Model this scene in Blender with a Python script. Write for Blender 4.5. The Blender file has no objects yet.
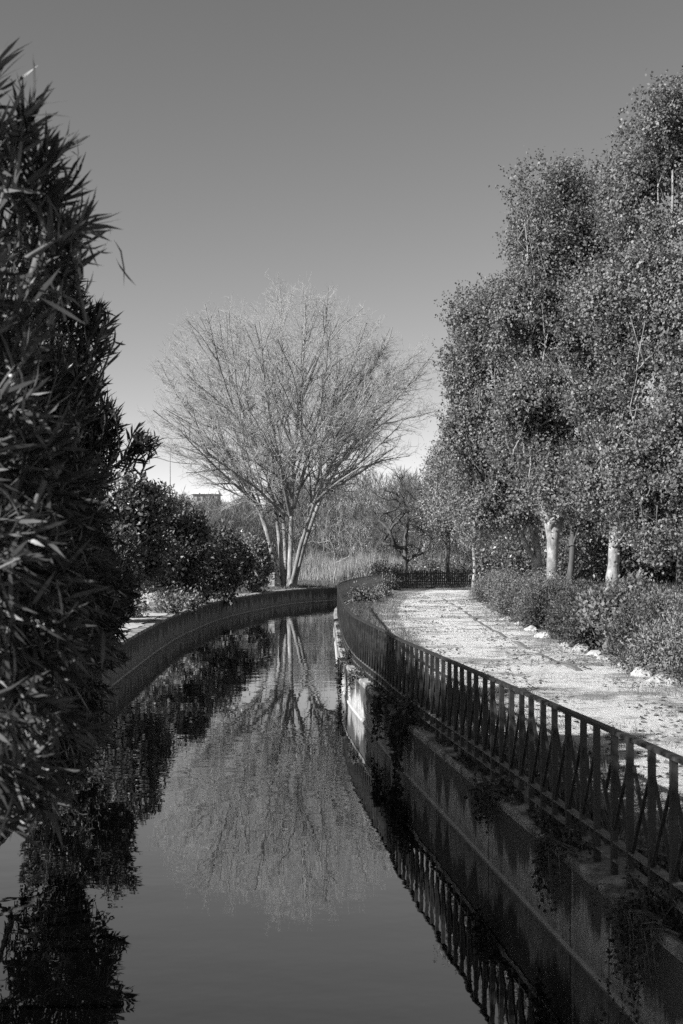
import bpy, math, random
import numpy as np
from mathutils import Vector, noise
random.seed(7)
RNG = np.random.default_rng(11)
scene = bpy.context.scene
COL = scene.collection

# ------------------------------------------------------------------ camera model
F = 1250.0          # focal length in pixels of the 1024 px tall frame
CAM_H = 2.33        # eye above the right hand coping (z = 0)
HOR = 555.0
WATER = -0.74

def P(px, py, Z):
    """point of the place seen at pixel px,py and standing Z metres away"""
    return ((px - 341.5) * Z / F, Z, CAM_H - (py - HOR) * Z / F)

# ------------------------------------------------------------------ helpers
def link_mesh(name, verts, faces, mat, parent=None, smooth=False):
    me = bpy.data.meshes.new(name)
    me.from_pydata([tuple(map(float, v)) for v in verts], [], faces)
    me.update()
    me.materials.append(mat)
    if smooth:
        me.polygons.foreach_set('use_smooth', [True] * len(me.polygons))
    o = bpy.data.objects.new(name, me)
    COL.objects.link(o)
    if parent is not None:
        o.parent = parent
        o.matrix_parent_inverse = parent.matrix_basis.inverted()
    return o

def link_np(name, V, starts, totals, loops, mat, parent=None, smooth=False):
    me = bpy.data.meshes.new(name)
    me.vertices.add(len(V)); me.vertices.foreach_set('co', np.asarray(V, np.float32).ravel())
    me.loops.add(len(loops)); me.loops.foreach_set('vertex_index', np.asarray(loops, np.int32))
    me.polygons.add(len(starts))
    me.polygons.foreach_set('loop_start', np.asarray(starts, np.int32))
    me.polygons.foreach_set('loop_total', np.asarray(totals, np.int32))
    if smooth:
        me.polygons.foreach_set('use_smooth', np.ones(len(starts), bool))
    me.update(calc_edges=True); me.validate()
    me.materials.append(mat)
    o = bpy.data.objects.new(name, me)
    COL.objects.link(o)
    if parent is not None:
        o.parent = parent
        o.matrix_parent_inverse = parent.matrix_basis.inverted()
    return o

def thing(name, label, cat, loc=(0, 0, 0), group=None):
    o = bpy.data.objects.new(name, None)
    o.empty_display_size = 0.3
    COL.objects.link(o)
    o.location = loc
    return tag(o, label, cat, group)

def tag(o, label, cat, group=None):
    o['label'] = label; o['category'] = cat
    if group: o['group'] = group
    return o

def structure(o, label, cat):
    o['kind'] = 'structure'
    return tag(o, label, cat)

def stuff(o, label, cat):
    o['kind'] = 'stuff'
    return tag(o, label, cat)

class MB:
    def __init__(self): self.v = []; self.f = []
    def add(self, verts, faces):
        b = len(self.v); self.v += [tuple(map(float, v)) for v in verts]
        self.f += [tuple(i + b for i in f) for f in faces]
    def box(self, c, u, v, w):
        """box with centre c and half-axis vectors u, v, w"""
        c, u, v, w = (np.array(a, float) for a in (c, u, v, w))
        P8 = [c - u - v - w, c + u - v - w, c + u + v - w, c - u + v - w, c - u - v + w, c + u - v + w, c + u + v + w, c - u + v + w]
        self.add(P8, [(0, 3, 2, 1), (4, 5, 6, 7), (0, 1, 5, 4), (1, 2, 6, 5), (2, 3, 7, 6), (3, 0, 4, 7)])
    def beam(self, a, b, w, h, up=(0, 0, 1)):
        a = np.array(a, float); b = np.array(b, float); d = b - a; L = np.linalg.norm(d); d /= L
        s = np.cross(d, up); s /= np.linalg.norm(s); t = np.cross(s, d)
        self.box((a + b) / 2, d * L / 2, s * w / 2, t * h / 2)
    def sweep(self, pts, prof, closed=True):
        """profile (side offset, z) swept along a plan polyline; side is to the right of travel"""
        pts = np.array(pts, float); n = len(pts); k = len(prof)
        tan = np.gradient(pts, axis=0); tan /= np.linalg.norm(tan, axis=1)[:, None]
        side = np.stack([tan[:, 1], -tan[:, 0]], 1)
        V = []; Fa = []
        for i in range(n):
            for j, (o, z) in enumerate(prof):
                p = pts[i] + side[i] * o
                V.append((p[0], p[1], z))
        for i in range(n - 1):
            for j in range(k if closed else k - 1):
                j2 = (j + 1) % k
                Fa.append((i * k + j, i * k + j2, (i + 1) * k + j2, (i + 1) * k + j))
        if closed:
            Fa.append(tuple(range(k))[::-1]); Fa.append(tuple((n - 1) * k + j for j in range(k)))
        self.add(V, Fa)
    def build(self, name, mat, parent=None, smooth=False):
        return link_mesh(name, self.v, self.f, mat, parent, smooth)

def norm(a):
    return a / np.maximum(np.linalg.norm(a, axis=-1, keepdims=True), 1e-9)

def tubes(chains, name, mat, parent=None):
    """chains: list of (pts (n,3), radii (n,)) joined into one mesh of tapered tubes"""
    Vs, st, tot, lo = [], [], [], []
    base = 0; ls = 0
    for pts, rad in chains:
        pts = np.asarray(pts, float); rad = np.asarray(rad, float); n = len(pts)
        if n < 2: continue
        k = 8 if rad[0] > .08 else (5 if rad[0] > .025 else 3)
        tan = norm(np.gradient(pts, axis=0))
        ref = np.array([0.31, 0.87, 0.2]) if abs(tan[0][2]) > .6 else np.array([0., 0., 1.])
        s = norm(np.cross(tan, ref)); t = np.cross(tan, s)
        an = np.arange(k) * 2 * math.pi / k
        ring = pts[:, None, :] + rad[:, None, None] * (np.cos(an)[None, :, None] * s[:, None, :] + np.sin(an)[None, :, None] * t[:, None, :])
        Vs.append(ring.reshape(-1, 3))
        i, j = np.meshgrid(np.arange(n - 1), np.arange(k), indexing='ij'); j2 = (j + 1) % k
        q = np.stack([i * k + j, (i + 1) * k + j, (i + 1) * k + j2, i * k + j2], -1).reshape(-1, 4) + base
        lo.append(q.ravel()); m = len(q)
        st.append(ls + np.arange(m) * 4); tot.append(np.full(m, 4)); ls += m * 4
        base += n * k
    return link_np(name, np.concatenate(Vs), np.concatenate(st), np.concatenate(tot), np.concatenate(lo), mat, parent, True)

def leaf_mesh(name, pos, axis, length, width, mat, parent=None, shape='kite', bend=.15, face=None):
    N = len(pos)
    a = norm(np.asarray(axis, float)); r = RNG.normal(size=(N, 3))
    if face is None: s = norm(np.cross(a, r))
    else: s = norm(np.cross(a, norm(face) + r * .38))        # blades turn their faces outward, to the light
    nr = np.cross(s, a)
    L = np.broadcast_to(np.asarray(length, float), (N,))[:, None]; W = np.broadcast_to(np.asarray(width, float), (N,))[:, None] / 2
    if shape == 'kite':
        V = np.stack([pos, pos + a * L * .45 + s * W + nr * L * .07, pos + a * L - nr * L * bend, pos + a * L * .45 - s * W + nr * L * .07], 1)
        lo = np.arange(N * 4); st = np.arange(N) * 4; tot = np.full(N, 4)
        return link_np(name, V.reshape(-1, 3), st, tot, lo, mat, parent)
    if shape == 'blade':
        V = np.stack([pos - s * W, pos + s * W, pos + a * L - nr * L * bend], 1)
        return link_np(name, V.reshape(-1, 3), np.arange(N) * 3, np.full(N, 3), np.arange(N * 3), mat, parent)
    g = nr * L
    V = np.stack([pos, pos + a * L * .28 + s * W * .85, pos + a * L * .28 - s * W * .85,
                  pos + a * L * .64 + s * W * .9 - g * bend * .4, pos + a * L * .64 - s * W * .9 - g * bend * .4, pos + a * L * .97 - g * bend], 1)
    pat = np.array([0, 1, 2, 1, 3, 4, 2, 3, 5, 4])
    lo = (np.arange(N)[:, None] * 6 + pat[None]).ravel()
    st = (np.arange(N)[:, None] * 10 + np.array([0, 3, 7])[None]).ravel()
    tot = np.tile([3, 4, 3], N)
    return link_np(name, V.reshape(-1, 3), st, tot, lo, mat, parent)

def grow(seeds, targets, step=.6, radial=.8, curve=.35):
    """branch skeleton from seed polylines [(pts)] out to the target points"""
    pos, par, tan = [], [], []
    base = np.array(seeds[0][0], float)
    nseed = []
    for pl in seeds:
        pl = np.array(pl, float)
        for i in range(len(pl)):
            pos.append(pl[i]); par.append(len(pos) - 2 if i else -1)
            d = pl[min(i + 1, len(pl) - 1)] - pl[max(i - 1, 0)]
            tan.append(d / (np.linalg.norm(d) + 1e-9))
        nseed.append(len(pos))
    cap = len(pos) + len(targets) * 14 + 1000
    A = np.zeros((cap, 3)); T = np.zeros((cap, 3)); n = len(pos)
    A[:n] = pos; T[:n] = tan
    order = np.argsort(np.linalg.norm(targets - base, axis=1))
    ends = []
    for ti in order:
        t = targets[ti]
        d = t - A[:n]; L = np.linalg.norm(d, axis=1) + 1e-6
        c = (d * T[:n]).sum(1) / L
        cost = L * (1 + radial * (1 - c))
        i = int(np.argmin(cost)); l = L[i]
        m = max(2, min(12, int(math.ceil(l / step))))
        p0 = A[i]; ctrl = p0 + T[i] * l * curve
        prev = i
        for k in range(1, m + 1):
            u = k / m
            p = (1 - u) ** 2 * p0 + 2 * u * (1 - u) * ctrl + u * u * t
            if k < m: p = p + RNG.normal(size=3) * l * .02
            if n >= cap: break
            A[n] = p; par.append(prev); dd = p - A[prev]; T[n] = dd / (np.linalg.norm(dd) + 1e-9); prev = n; n += 1
        ends.append(prev)
    return A[:n].copy(), np.array(par), nseed[-1], ends, T[:n].copy()

def chains_of(A, par, rtip, power, rmax=9, first_free=0, seeds_r=None):
    n = len(A); cnt = np.zeros(n)
    has = np.zeros(n, bool); has[par[par >= 0]] = True
    cnt[~has] = 1
    for i in range(n - 1, -1, -1):
        if par[i] >= 0: cnt[par[i]] += cnt[i]
    r = np.minimum(rmax, rtip * np.maximum(cnt, 1) ** power)
    kids = [[] for _ in range(n)]
    for i in range(n):
        if par[i] >= 0: kids[par[i]].append(i)
    out = []
    done = np.zeros(n, bool)
    for i in range(n):
        if done[i]: continue
        ch = [i]; done[i] = True; j = i
        while kids[j]:
            k = [q for q in kids[j] if not done[q]]
            if not k: break
            j = max(k, key=lambda q: (q < first_free, cnt[q])); ch.append(j); done[j] = True
        if par[i] >= 0:
            pts = np.vstack([A[par[i]], A[ch]]); rr = np.concatenate([[min(r[ch[0]] * 1.15, r[par[i]])], r[ch]])
        else:
            pts = A[ch]; rr = r[ch]
        out.append((pts, rr, i < first_free))
    return out

def lobe_points(lobes, n, shell=1.6, clump=0.0, cs=1.0):
    """lobes: (centre xyz, radii xyz).  Points through the union, thinned by noise so that gaps stay."""
    C = np.array([l[0] for l in lobes], float); R = np.array([l[1] for l in lobes], float)
    w = np.prod(R, axis=1) ** .8; w /= w.sum()
    out = []
    while len(out) < n:
        k = RNG.choice(len(C), p=w)
        d = RNG.normal(size=3); d /= np.linalg.norm(d)
        r = RNG.random() ** (1 / (3 * shell))
        p = C[k] + d * R[k] * r * (1 + .1 * float(np.clip(RNG.normal(), -1.5, .8)))
        if clump > 0 and noise.noise(Vector(p / cs)) < clump - .5 * RNG.random(): continue
        out.append(p)
    return np.array(out)

def px_lobes(L, depth_ratio=1.0):
    out = []
    for (px, py, rx, ry, Z) in L:
        k = Z / F
        out.append((P(px, py, Z), (rx * k, rx * k * depth_ratio, ry * k)))
    return out

# ------------------------------------------------------------------ materials (all grey: the picture is black and white)
def nodes(name):
    m = bpy.data.materials.new(name); m.use_nodes = True
    nt = m.node_tree; b = nt.nodes['Principled BSDF']
    return m, nt, b
def grey(v): return (v, v, v, 1)
def tex_coord(nt, scale=(1, 1, 1)):
    tc = nt.nodes.new('ShaderNodeTexCoord'); mp = nt.nodes.new('ShaderNodeMapping')
    mp.inputs['Scale'].default_value = scale
    nt.links.new(tc.outputs['Object'], mp.inputs['Vector'])
    return mp.outputs['Vector']
def noise_tex(nt, vec, scale, detail=6, rough=.6):
    n = nt.nodes.new('ShaderNodeTexNoise'); n.inputs['Scale'].default_value = scale
    n.inputs['Detail'].default_value = detail; n.inputs['Roughness'].default_value = rough
    nt.links.new(vec, n.inputs['Vector'])
    return n.outputs['Fac']
def ramp(nt, fac, stops):
    r = nt.nodes.new('ShaderNodeValToRGB')
    while len(r.color_ramp.elements) < len(stops): r.color_ramp.elements.new(.5)
    for e, (p, v) in zip(r.color_ramp.elements, stops):
        e.position = p; e.color = grey(v)
    nt.links.new(fac, r.inputs['Fac'])
    return r.outputs['Color']
def mixc(nt, fac, a, b, mode='MIX'):
    m = nt.nodes.new('ShaderNodeMix'); m.data_type = 'RGBA'; m.blend_type = mode
    if isinstance(fac, float): m.inputs['Factor'].default_value = fac
    else: nt.links.new(fac, m.inputs['Factor'])
    for s, i in ((a, 6), (b, 7)):
        if isinstance(s, (int, float)): m.inputs[i].default_value = grey(s)
        else: nt.links.new(s, m.inputs[i])
    return m.outputs[2]
def mathn(nt, op, a, b=None, clamp=False):
    m = nt.nodes.new('ShaderNodeMath'); m.operation = op; m.use_clamp = clamp
    for s, i in ((a, 0), (b, 1)):
        if s is None: continue
        if isinstance(s, (int, float)): m.inputs[i].default_value = s
        else: nt.links.new(s, m.inputs[i])
    return m.outputs[0]
def bump(nt, b, h, strength, dist=.02):
    n = nt.nodes.new('ShaderNodeBump'); n.inputs['Strength'].default_value = strength; n.inputs['Distance'].default_value = dist
    nt.links.new(h, n.inputs['Height']); nt.links.new(n.outputs['Normal'], b.inputs['Normal'])

def leaf_mat(name, lo, hi, rough=.5, trans=.25, spec=.4, patch=0):
    m, nt, b = nodes(name)
    g = nt.nodes.new('ShaderNodeNewGeometry')
    c = ramp(nt, g.outputs['Random Per Island'], [(0, lo), (.6, (lo + hi) / 2), (1, hi)])
    nt.links.new(c, b.inputs['Base Color'])
    b.inputs['Roughness'].default_value = rough
    b.inputs['Specular IOR Level'].default_value = spec
    if trans > 0:
        t = nt.nodes.new('ShaderNodeBsdfTranslucent'); nt.links.new(c, t.inputs['Color'])
        mx = nt.nodes.new('ShaderNodeMixShader'); mx.inputs[0].default_value = trans
        nt.links.new(b.outputs[0], mx.inputs[1]); nt.links.new(t.outputs[0], mx.inputs[2])
        nt.links.new(mx.outputs[0], nt.nodes['Material Output'].inputs['Surface'])
    return m

def bark_mat(name, lo, hi, sc=3.0, zs=.35):
    m, nt, b = nodes(name)
    v = tex_coord(nt, (1, 1, zs))
    f = noise_tex(nt, v, sc, 8, .7)
    nt.links.new(ramp(nt, f, [(.32, lo), (.5, (lo + hi) / 2), (.62, hi)]), b.inputs['Base Color'])
    b.inputs['Roughness'].default_value = .9
    bump(nt, b, noise_tex(nt, v, sc * 6, 5), .5, .03)
    return m

M = {}
M['oleander'] = leaf_mat('oleander leaf', .028, .10, .42, .15, .42)
M['oleander_mid'] = leaf_mat('oleander leaf beyond', .022, .08, .45, .15, .35)
M['bush'] = leaf_mat('bush leaf', .04, .18, .4, .2, .5)
M['bush_pale'] = leaf_mat('pale bush leaf', .1, .28, .5, .25, .4)
M['tree_leaf'] = leaf_mat('tree leaf', .10, .29, .5, .35, .35)
M['tree_leaf_pale'] = leaf_mat('pale tree leaf', .14, .34, .5, .25, .4)
M['hedge'] = leaf_mat('hedge leaf', .08, .27, .6, .2, .3)
M['hedge_dark'] = leaf_mat('dark hedge leaf', .04, .13, .55, .2, .3)
M['weed'] = leaf_mat('weed leaf', .03, .1, .5, .2, .3)
M['grass'] = leaf_mat('grass blade', .08, .22, .6, .3, .2)
M['reed'] = leaf_mat('dry reed', .2, .40, .7, .25, .2)
M['litter'] = leaf_mat('dry fallen leaf', .04, .2, .8, .1, .2)
M['thicket'] = leaf_mat('thicket twig leaf', .06, .2, .7, .2, .2)
M['pale_bark'] = bark_mat('pale bark', .09, .38, 4.5, .6)
M['poplar_bark'] = bark_mat('poplar bark', .11, .36, 3.0, .4)
M['twig'] = bark_mat('twig bark', .24, .42, 2, 1)
M['limb_bark'] = bark_mat('limb bark', .08, .28, 2, .5)
M['dark_bark'] = bark_mat('dark bark', .035, .10)
M['brown_bark'] = bark_mat('brown bark', .07, .18)

# iron railing paint
m, nt, b = nodes('railing paint'); M['iron'] = m
v = tex_coord(nt); f = noise_tex(nt, v, 9, 7, .7)
nt.links.new(ramp(nt, f, [(.35, .014), (.58, .025), (.75, .09)]), b.inputs['Base Color'])
nt.links.new(ramp(nt, f, [(.35, .42), (.7, .75)]), b.inputs['Roughness'])
bump(nt, b, noise_tex(nt, v, 60, 4), .25, .004)
m, nt, b = nodes('skylit railing bar'); M['iron_skylit'] = m  # bottom rails: paler iron, sky light on their tops put into the colour
v = tex_coord(nt); f = noise_tex(nt, v, 7, 7, .7)
nt.links.new(ramp(nt, f, [(.35, .06), (.55, .14), (.72, .26)]), b.inputs['Base Color']); b.inputs['Roughness'].default_value = .6
bump(nt, b, noise_tex(nt, v, 60, 4), .3, .004)
# weathered timber pickets
m, nt, b = nodes('weathered picket'); M['picket'] = m
v = tex_coord(nt, (1, 1, .12)); f = noise_tex(nt, v, 14, 6, .7)
nt.links.new(ramp(nt, f, [(.3, .03), (.7, .12)]), b.inputs['Base Color']); b.inputs['Roughness'].default_value = .85

def concrete(name, base_lo, base_hi, stain, ztop, zspan):
    m, nt, b = nodes(name)
    v = tex_coord(nt)
    v2 = tex_coord(nt, (1, 1, .10))
    f = noise_tex(nt, v, 2.5, 9, .65)
    col = ramp(nt, f, [(.3, base_lo), (.68, base_hi)])
    st = noise_tex(nt, v2, 2.1, 6, .62)                       # dirt that has run down from the coping
    sep = nt.nodes.new('ShaderNodeSeparateXYZ'); tc = nt.nodes.new('ShaderNodeTexCoord')
    nt.links.new(tc.outputs['Object'], sep.inputs[0])
    mr = nt.nodes.new('ShaderNodeMapRange'); mr.inputs[1].default_value = ztop - zspan; mr.inputs[2].default_value = ztop
    mr.inputs[3].default_value = -.15; mr.inputs[4].default_value = .24
    nt.links.new(sep.outputs['Z'], mr.inputs[0])
    s2 = mathn(nt, 'ADD', st, mr.outputs[0])
    mask = ramp(nt, s2, [(.48, 0), (.56, .92)])
    col = mixc(nt, mask, col, stain)
    drip = noise_tex(nt, tex_coord(nt, (1, 1, .06)), 7.5, 4, .7)
    col = mixc(nt, ramp(nt, drip, [(.6, 0), (.66, .7)]), col, stain)
    lime = noise_tex(nt, tex_coord(nt, (1, 1, .05)), 4.6, 5, .6)
    col = mixc(nt, ramp(nt, lime, [(.62, 0), (.68, .55)]), col, .5)
    wl = nt.nodes.new('ShaderNodeMapRange'); wl.inputs[1].default_value = WATER + .04; wl.inputs[2].default_value = WATER + .15
    wl.inputs[3].default_value = 1; wl.inputs[4].default_value = 0
    nt.links.new(mathn(nt, 'ADD', sep.outputs['Z'], mathn(nt, 'MULTIPLY', mathn(nt, 'SUBTRACT', f, .5), .25)), wl.inputs[0])
    col = mixc(nt, mathn(nt, 'MULTIPLY', wl.outputs[0], .25), col, .06)
    f3 = noise_tex(nt, v, 14, 5, .7)
    col = mixc(nt, ramp(nt, f3, [(.3, .35), (.55, 1)]), .06, col)
    jy = mathn(nt, 'ABSOLUTE', mathn(nt, 'SUBTRACT', mathn(nt, 'FRACT', mathn(nt, 'MULTIPLY', sep.outputs['Y'], .36)), .5))
    jm = mathn(nt, 'LESS_THAN', mathn(nt, 'ADD', jy, mathn(nt, 'MULTIPLY', f, .006)), .0085)
    col = mixc(nt, jm, col, .02)
    nt.links.new(col, b.inputs['Base Color'])
    b.inputs['Roughness'].default_value = .88
    bump(nt, b, noise_tex(nt, v, 22, 8, .7), .5, .02)
    return m
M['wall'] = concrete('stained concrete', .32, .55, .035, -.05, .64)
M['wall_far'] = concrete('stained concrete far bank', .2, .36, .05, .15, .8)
m, nt, b = nodes('coping concrete'); M['coping'] = m
v = tex_coord(nt); f = noise_tex(nt, v, 3.5, 9, .7)
nt.links.new(ramp(nt, f, [(.36, .06), (.5, .22), (.66, .45)]), b.inputs['Base Color']); b.inputs['Roughness'].default_value = .9
bump(nt, b, noise_tex(nt, v, 25, 8, .7), .6, .02)
m, nt, b = nodes('limestone'); M['stone'] = m
v = tex_coord(nt); f = noise_tex(nt, v, 5, 9, .7)
nt.links.new(ramp(nt, f, [(.3, .16), (.62, .46)]), b.inputs['Base Color']); b.inputs['Roughness'].default_value = .9
bump(nt, b, noise_tex(nt, v, 12, 8, .7), .8, .03)

# ground
m, nt, b = nodes('ground soil and turf'); M['ground'] = m
v = tex_coord(nt)
a = noise_tex(nt, v, .35, 9, .65); c = noise_tex(nt, v, 6, 8, .7)
col = mixc(nt, ramp(nt, a, [(.4, 0), (.62, 1)]), ramp(nt, c, [(.3, .06), (.7, .17)]), ramp(nt, c, [(.3, .15), (.7, .30)]))
nt.links.new(col, b.inputs['Base Color']); b.inputs['Roughness'].default_value = .95
bump(nt, b, c, .8, .08)
# trodden sandy path
m, nt, b = nodes('trodden sandy path'); M['path'] = m
v = tex_coord(nt)
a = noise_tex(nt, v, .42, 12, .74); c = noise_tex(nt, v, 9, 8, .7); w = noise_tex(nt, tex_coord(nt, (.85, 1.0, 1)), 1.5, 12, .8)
col = ramp(nt, c, [(.28, .5), (.7, .82)])
col = mixc(nt, ramp(nt, w, [(.52, 0), (.62, .8)]), col, .2)
col = mixc(nt, ramp(nt, a, [(.49, 0), (.58, .85)]), col, .16)  # dirt and grass patches, also painted in place of a shadow streak across the path
fl = noise_tex(nt, v, 26, 4, .8)
col = mixc(nt, ramp(nt, fl, [(.6, 0), (.68, .8)]), col, .1)
nt.links.new(col, b.inputs['Base Color']); b.inputs['Roughness'].default_value = .95
bump(nt, b, mixc(nt, .5, noise_tex(nt, v, 13, 8, .8), w), 1.0, .16)
m, nt, b = nodes('bare pale earth'); M['earth'] = m
v = tex_coord(nt); c = noise_tex(nt, v, 3, 9, .7)
nt.links.new(ramp(nt, c, [(.3, .2), (.6, .5)]), b.inputs['Base Color']); b.inputs['Roughness'].default_value = .95
bump(nt, b, c, .8, .06)
# canal water
m, nt, b = nodes('canal water'); M['water'] = m
b.inputs['Base Color'].default_value = grey(.0015); b.inputs['Roughness'].default_value = .6; b.inputs['Specular IOR Level'].default_value = 0
v = tex_coord(nt)
w1 = noise_tex(nt, tex_coord(nt, (1.1, 1.4, 1)), 4.5, 1, .5)
w2 = noise_tex(nt, tex_coord(nt, (.8, 1.1, 1)), 1.3, 1, .5)
calm = ramp(nt, noise_tex(nt, v, .22, 3, .5), [(.38, .2), (.62, 1)])
h = mathn(nt, 'MULTIPLY', mathn(nt, 'ADD', mathn(nt, 'MULTIPLY', w1, .2), w2), calm)
bn = nt.nodes.new('ShaderNodeBump'); bn.inputs['Strength'].default_value = .095; bn.inputs['Distance'].default_value = .05
nt.links.new(h, bn.inputs['Height'])
gl = nt.nodes.new('ShaderNodeBsdfGlossy'); gl.inputs['Roughness'].default_value = .012; gl.inputs['Color'].default_value = grey(.96)
nt.links.new(bn.outputs[0], gl.inputs['Normal'])
fr = nt.nodes.new('ShaderNodeFresnel'); fr.inputs['IOR'].default_value = 1.9; nt.links.new(bn.outputs[0], fr.inputs['Normal'])
fac = mathn(nt, 'POWER', fr.outputs[0], .64)
mx = nt.nodes.new('ShaderNodeMixShader'); nt.links.new(fac, mx.inputs[0]); nt.links.new(b.outputs[0], mx.inputs[1]); nt.links.new(gl.outputs[0], mx.inputs[2])
nt.links.new(mx.outputs[0], nt.nodes['Material Output'].inputs['Surface'])
def plain(name, v, rough=.7):
    m, nt, b = nodes(name)
    f = noise_tex(nt, tex_coord(nt), 3, 5)
    nt.links.new(ramp(nt, f, [(.3, v * .8), (.7, v * 1.15)]), b.inputs['Base Color']); b.inputs['Roughness'].default_value = rough
    return m
M['white'] = plain('white render', .75); M['tile'] = plain('roof sheet', .75); M['dark'] = plain('dark opening', .04); M['footing'] = plain('water washed concrete', .5); M['grey'] = plain('grey render', .3); M['kerb'] = plain('worn kerb', .13)

# ------------------------------------------------------------------ plan of the canal
def fence_x(Z): return 3.0 - .1112 * Z
RAIL = [(fence_x(z), z) for z in (-6, 0, 4, 8, 12, 16, 19)] + [(.70, 21.3), (.465, 23.8), (.27, 26.3), (.09, 31), (-.03, 39), (-.13, 47), (-.16, 53), (-.05, 58), (.35, 64), (.95, 70.5), (1.7, 76), (2.6, 81)]
LEFT = [(-3.5, -6), (-3.62, 0), (-3.9, 6), (-4.25, 12), (-4.7, 18), (-5.05, 24)] + [(-5.4, 29.5), (-5.75, 36.4), (-6.02, 43), (-6.1, 49.7), (-5.8, 60), (-4.75, 70), (-3.3, 78.5), (-1.2, 84), (1.0, 87), (3.4, 88.5)]

def resample(pl, step):
    """Catmull-Rom through the plan points, resampled at equal steps"""
    pl = np.array(pl, float)
    Q = np.vstack([2 * pl[0] - pl[1], pl, 2 * pl[-1] - pl[-2]])
    out = []
    for i in range(1, len(Q) - 2):
        p0, p1, p2, p3 = Q[i - 1:i + 3]
        for u in np.linspace(0, 1, 12, endpoint=False):
            out.append(.5 * ((2 * p1) + (-p0 + p2) * u + (2 * p0 - 5 * p1 + 4 * p2 - p3) * u * u + (-p0 + 3 * p1 - 3 * p2 + p3) * u ** 3))
    out.append(pl[-1]); out = np.array(out)
    d = np.concatenate([[0], np.cumsum(np.linalg.norm(np.diff(out, axis=0), axis=1))])
    s = np.arange(0, d[-1], step)
    return np.stack([np.interp(s, d, out[:, 0]), np.interp(s, d, out[:, 1])], 1), s

def offset(pl, o):
    tan = norm(np.gradient(pl, axis=0)); side = np.stack([tan[:, 1], -tan[:, 0]], 1)
    return pl + side * o

rail_pl, rail_s = resample(RAIL, .1)
left_pl, _ = resample(LEFT, .25)
face_pl = offset(resample(RAIL, .25)[0], -.14)          # right wall's face
poly = np.vstack([left_pl, face_pl[::-1]])              # the water's outline

def inside(pts, poly):
    x, y = pts[:, 0], pts[:, 1]; res = np.zeros(len(pts), bool)
    x0, y0 = poly[:, 0], poly[:, 1]; x1, y1 = np.roll(x0, -1), np.roll(y0, -1)
    for a, b, c, d in zip(x0, y0, x1, y1):
        if b == d: continue
        res ^= ((b > y) != (d > y)) & (x < (c - a) * (y - b) / (d - b) + a)
    return res

PATH_R = np.array([(-8, 6.3), (10, 6.2), (20, 6.02), (30, 5.8), (36, 5.88), (48, 6.1), (65, 7.0), (79, 8.4), (92, 10.5), (120, 16)])
def path_r(Z): return np.interp(Z, PATH_R[:, 0], PATH_R[:, 1])
PATH_L = np.array([(-8, 4.5), (0, 3.6), (10, 2.5), (18, 1.7), (24, 1.35), (30, 1.1), (38, 1.05), (49, 1.3), (60, 2.0), (68, 2.7), (78, 4.6), (90, 7.2)])
def path_l(Z): return np.interp(Z, PATH_L[:, 0], PATH_L[:, 1])
def sst(t): t = np.clip(t, 0, 1); return t * t * (3 - 2 * t)

def ground_z(x, y):
    x = np.asarray(x, float); y = np.asarray(y, float)
    z = np.zeros(np.broadcast(x, y).shape) - .02
    z = z + 1.0 * sst((x - path_r(y) - .2) / 5.0) * sst((110 - y) / 30)
    z = z + .17 * sst((np.interp(y, [p[1] for p in LEFT], [p[0] for p in LEFT]) - x + .2) / .3) * (y < 88)
    far = sst((y - 90) / 120)
    z = z + far * (.6 + 7.5 * sst((-x - 4) / 12) * sst((y - 120) / 80)) + 3 * sst((y - 300) / 600) * sst((x + 60) / 200 + .2)
    z = z + .05 * np.sin(x * 1.3 + y * .7) * np.sin(y * .9 - x * .4) * ((y > 92) | (x > path_r(y) + 1))
    return z

# ------------------------------------------------------------------ ground sheet with the canal cut
xs = np.concatenate([[-900, -500, -260, -140, -90, -60, -40, -28, -20, -15], np.arange(-12, 13.01, .2), [15, 18, 22, 27, 34, 44, 60, 90, 140, 260, 500, 900]])
ys = np.concatenate([[-60, -30, -15], np.arange(-8, 96.01, .5), [99, 103, 108, 114, 122, 132, 145, 160, 180, 205, 240, 290, 360, 460, 600, 900, 1500, 2600]])
XX, YY = np.meshgrid(xs, ys)
ZZ = ground_z(XX, YY)
pts = np.stack([XX.ravel(), YY.ravel()], 1)
ins = inside(pts, np.vstack([offset(left_pl, -.12), offset(face_pl, .12)[::-1]])).reshape(XX.shape)
ZZ[ins] = -2.0
nx = len(xs); i, j = np.meshgrid(np.arange(len(ys) - 1), np.arange(nx - 1), indexing='ij')
q = np.stack([i * nx + j, i * nx + j + 1, (i + 1) * nx + j + 1, (i + 1) * nx + j], -1).reshape(-1, 4)
g = link_np('ground', np.stack([XX, YY, ZZ], -1).reshape(-1, 3), np.arange(len(q)) * 4, np.full(len(q), 4), q.ravel(), M['ground'], None, True)
structure(g, 'rough grey soil and turf reaching from the canal banks to the far field', 'ground')

def strip(name, L, R, ys, mat, lift):
    V = []; Fa = []; k = 9
    for y in ys:
        for t in np.linspace(0, 1, k):
            w = .14 * math.sin(y * 1.7) + .1 * math.sin(y * 4.1 + 1)
            x = (L(y) + w) * (1 - t) + (R(y) + .6 * w) * t
            V.append((x, y, float(ground_z(x, y)) + lift))
    for i in range(len(ys) - 1):
        for j in range(k - 1):
            Fa.append((i * k + j, i * k + j + 1, (i + 1) * k + j + 1, (i + 1) * k + j))
    return link_mesh(name, V, Fa, mat, None, True)
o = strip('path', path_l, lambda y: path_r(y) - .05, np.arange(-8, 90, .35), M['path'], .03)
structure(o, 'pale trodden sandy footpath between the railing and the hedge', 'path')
lx = lambda y: float(np.interp(y, [p[1] for p in LEFT], [p[0] for p in LEFT]))
o = strip('bank_strip', lambda y: lx(y) - 1.5, lambda y: lx(y) - .32, np.arange(26, 70, .35), M['earth'], .03)
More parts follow.
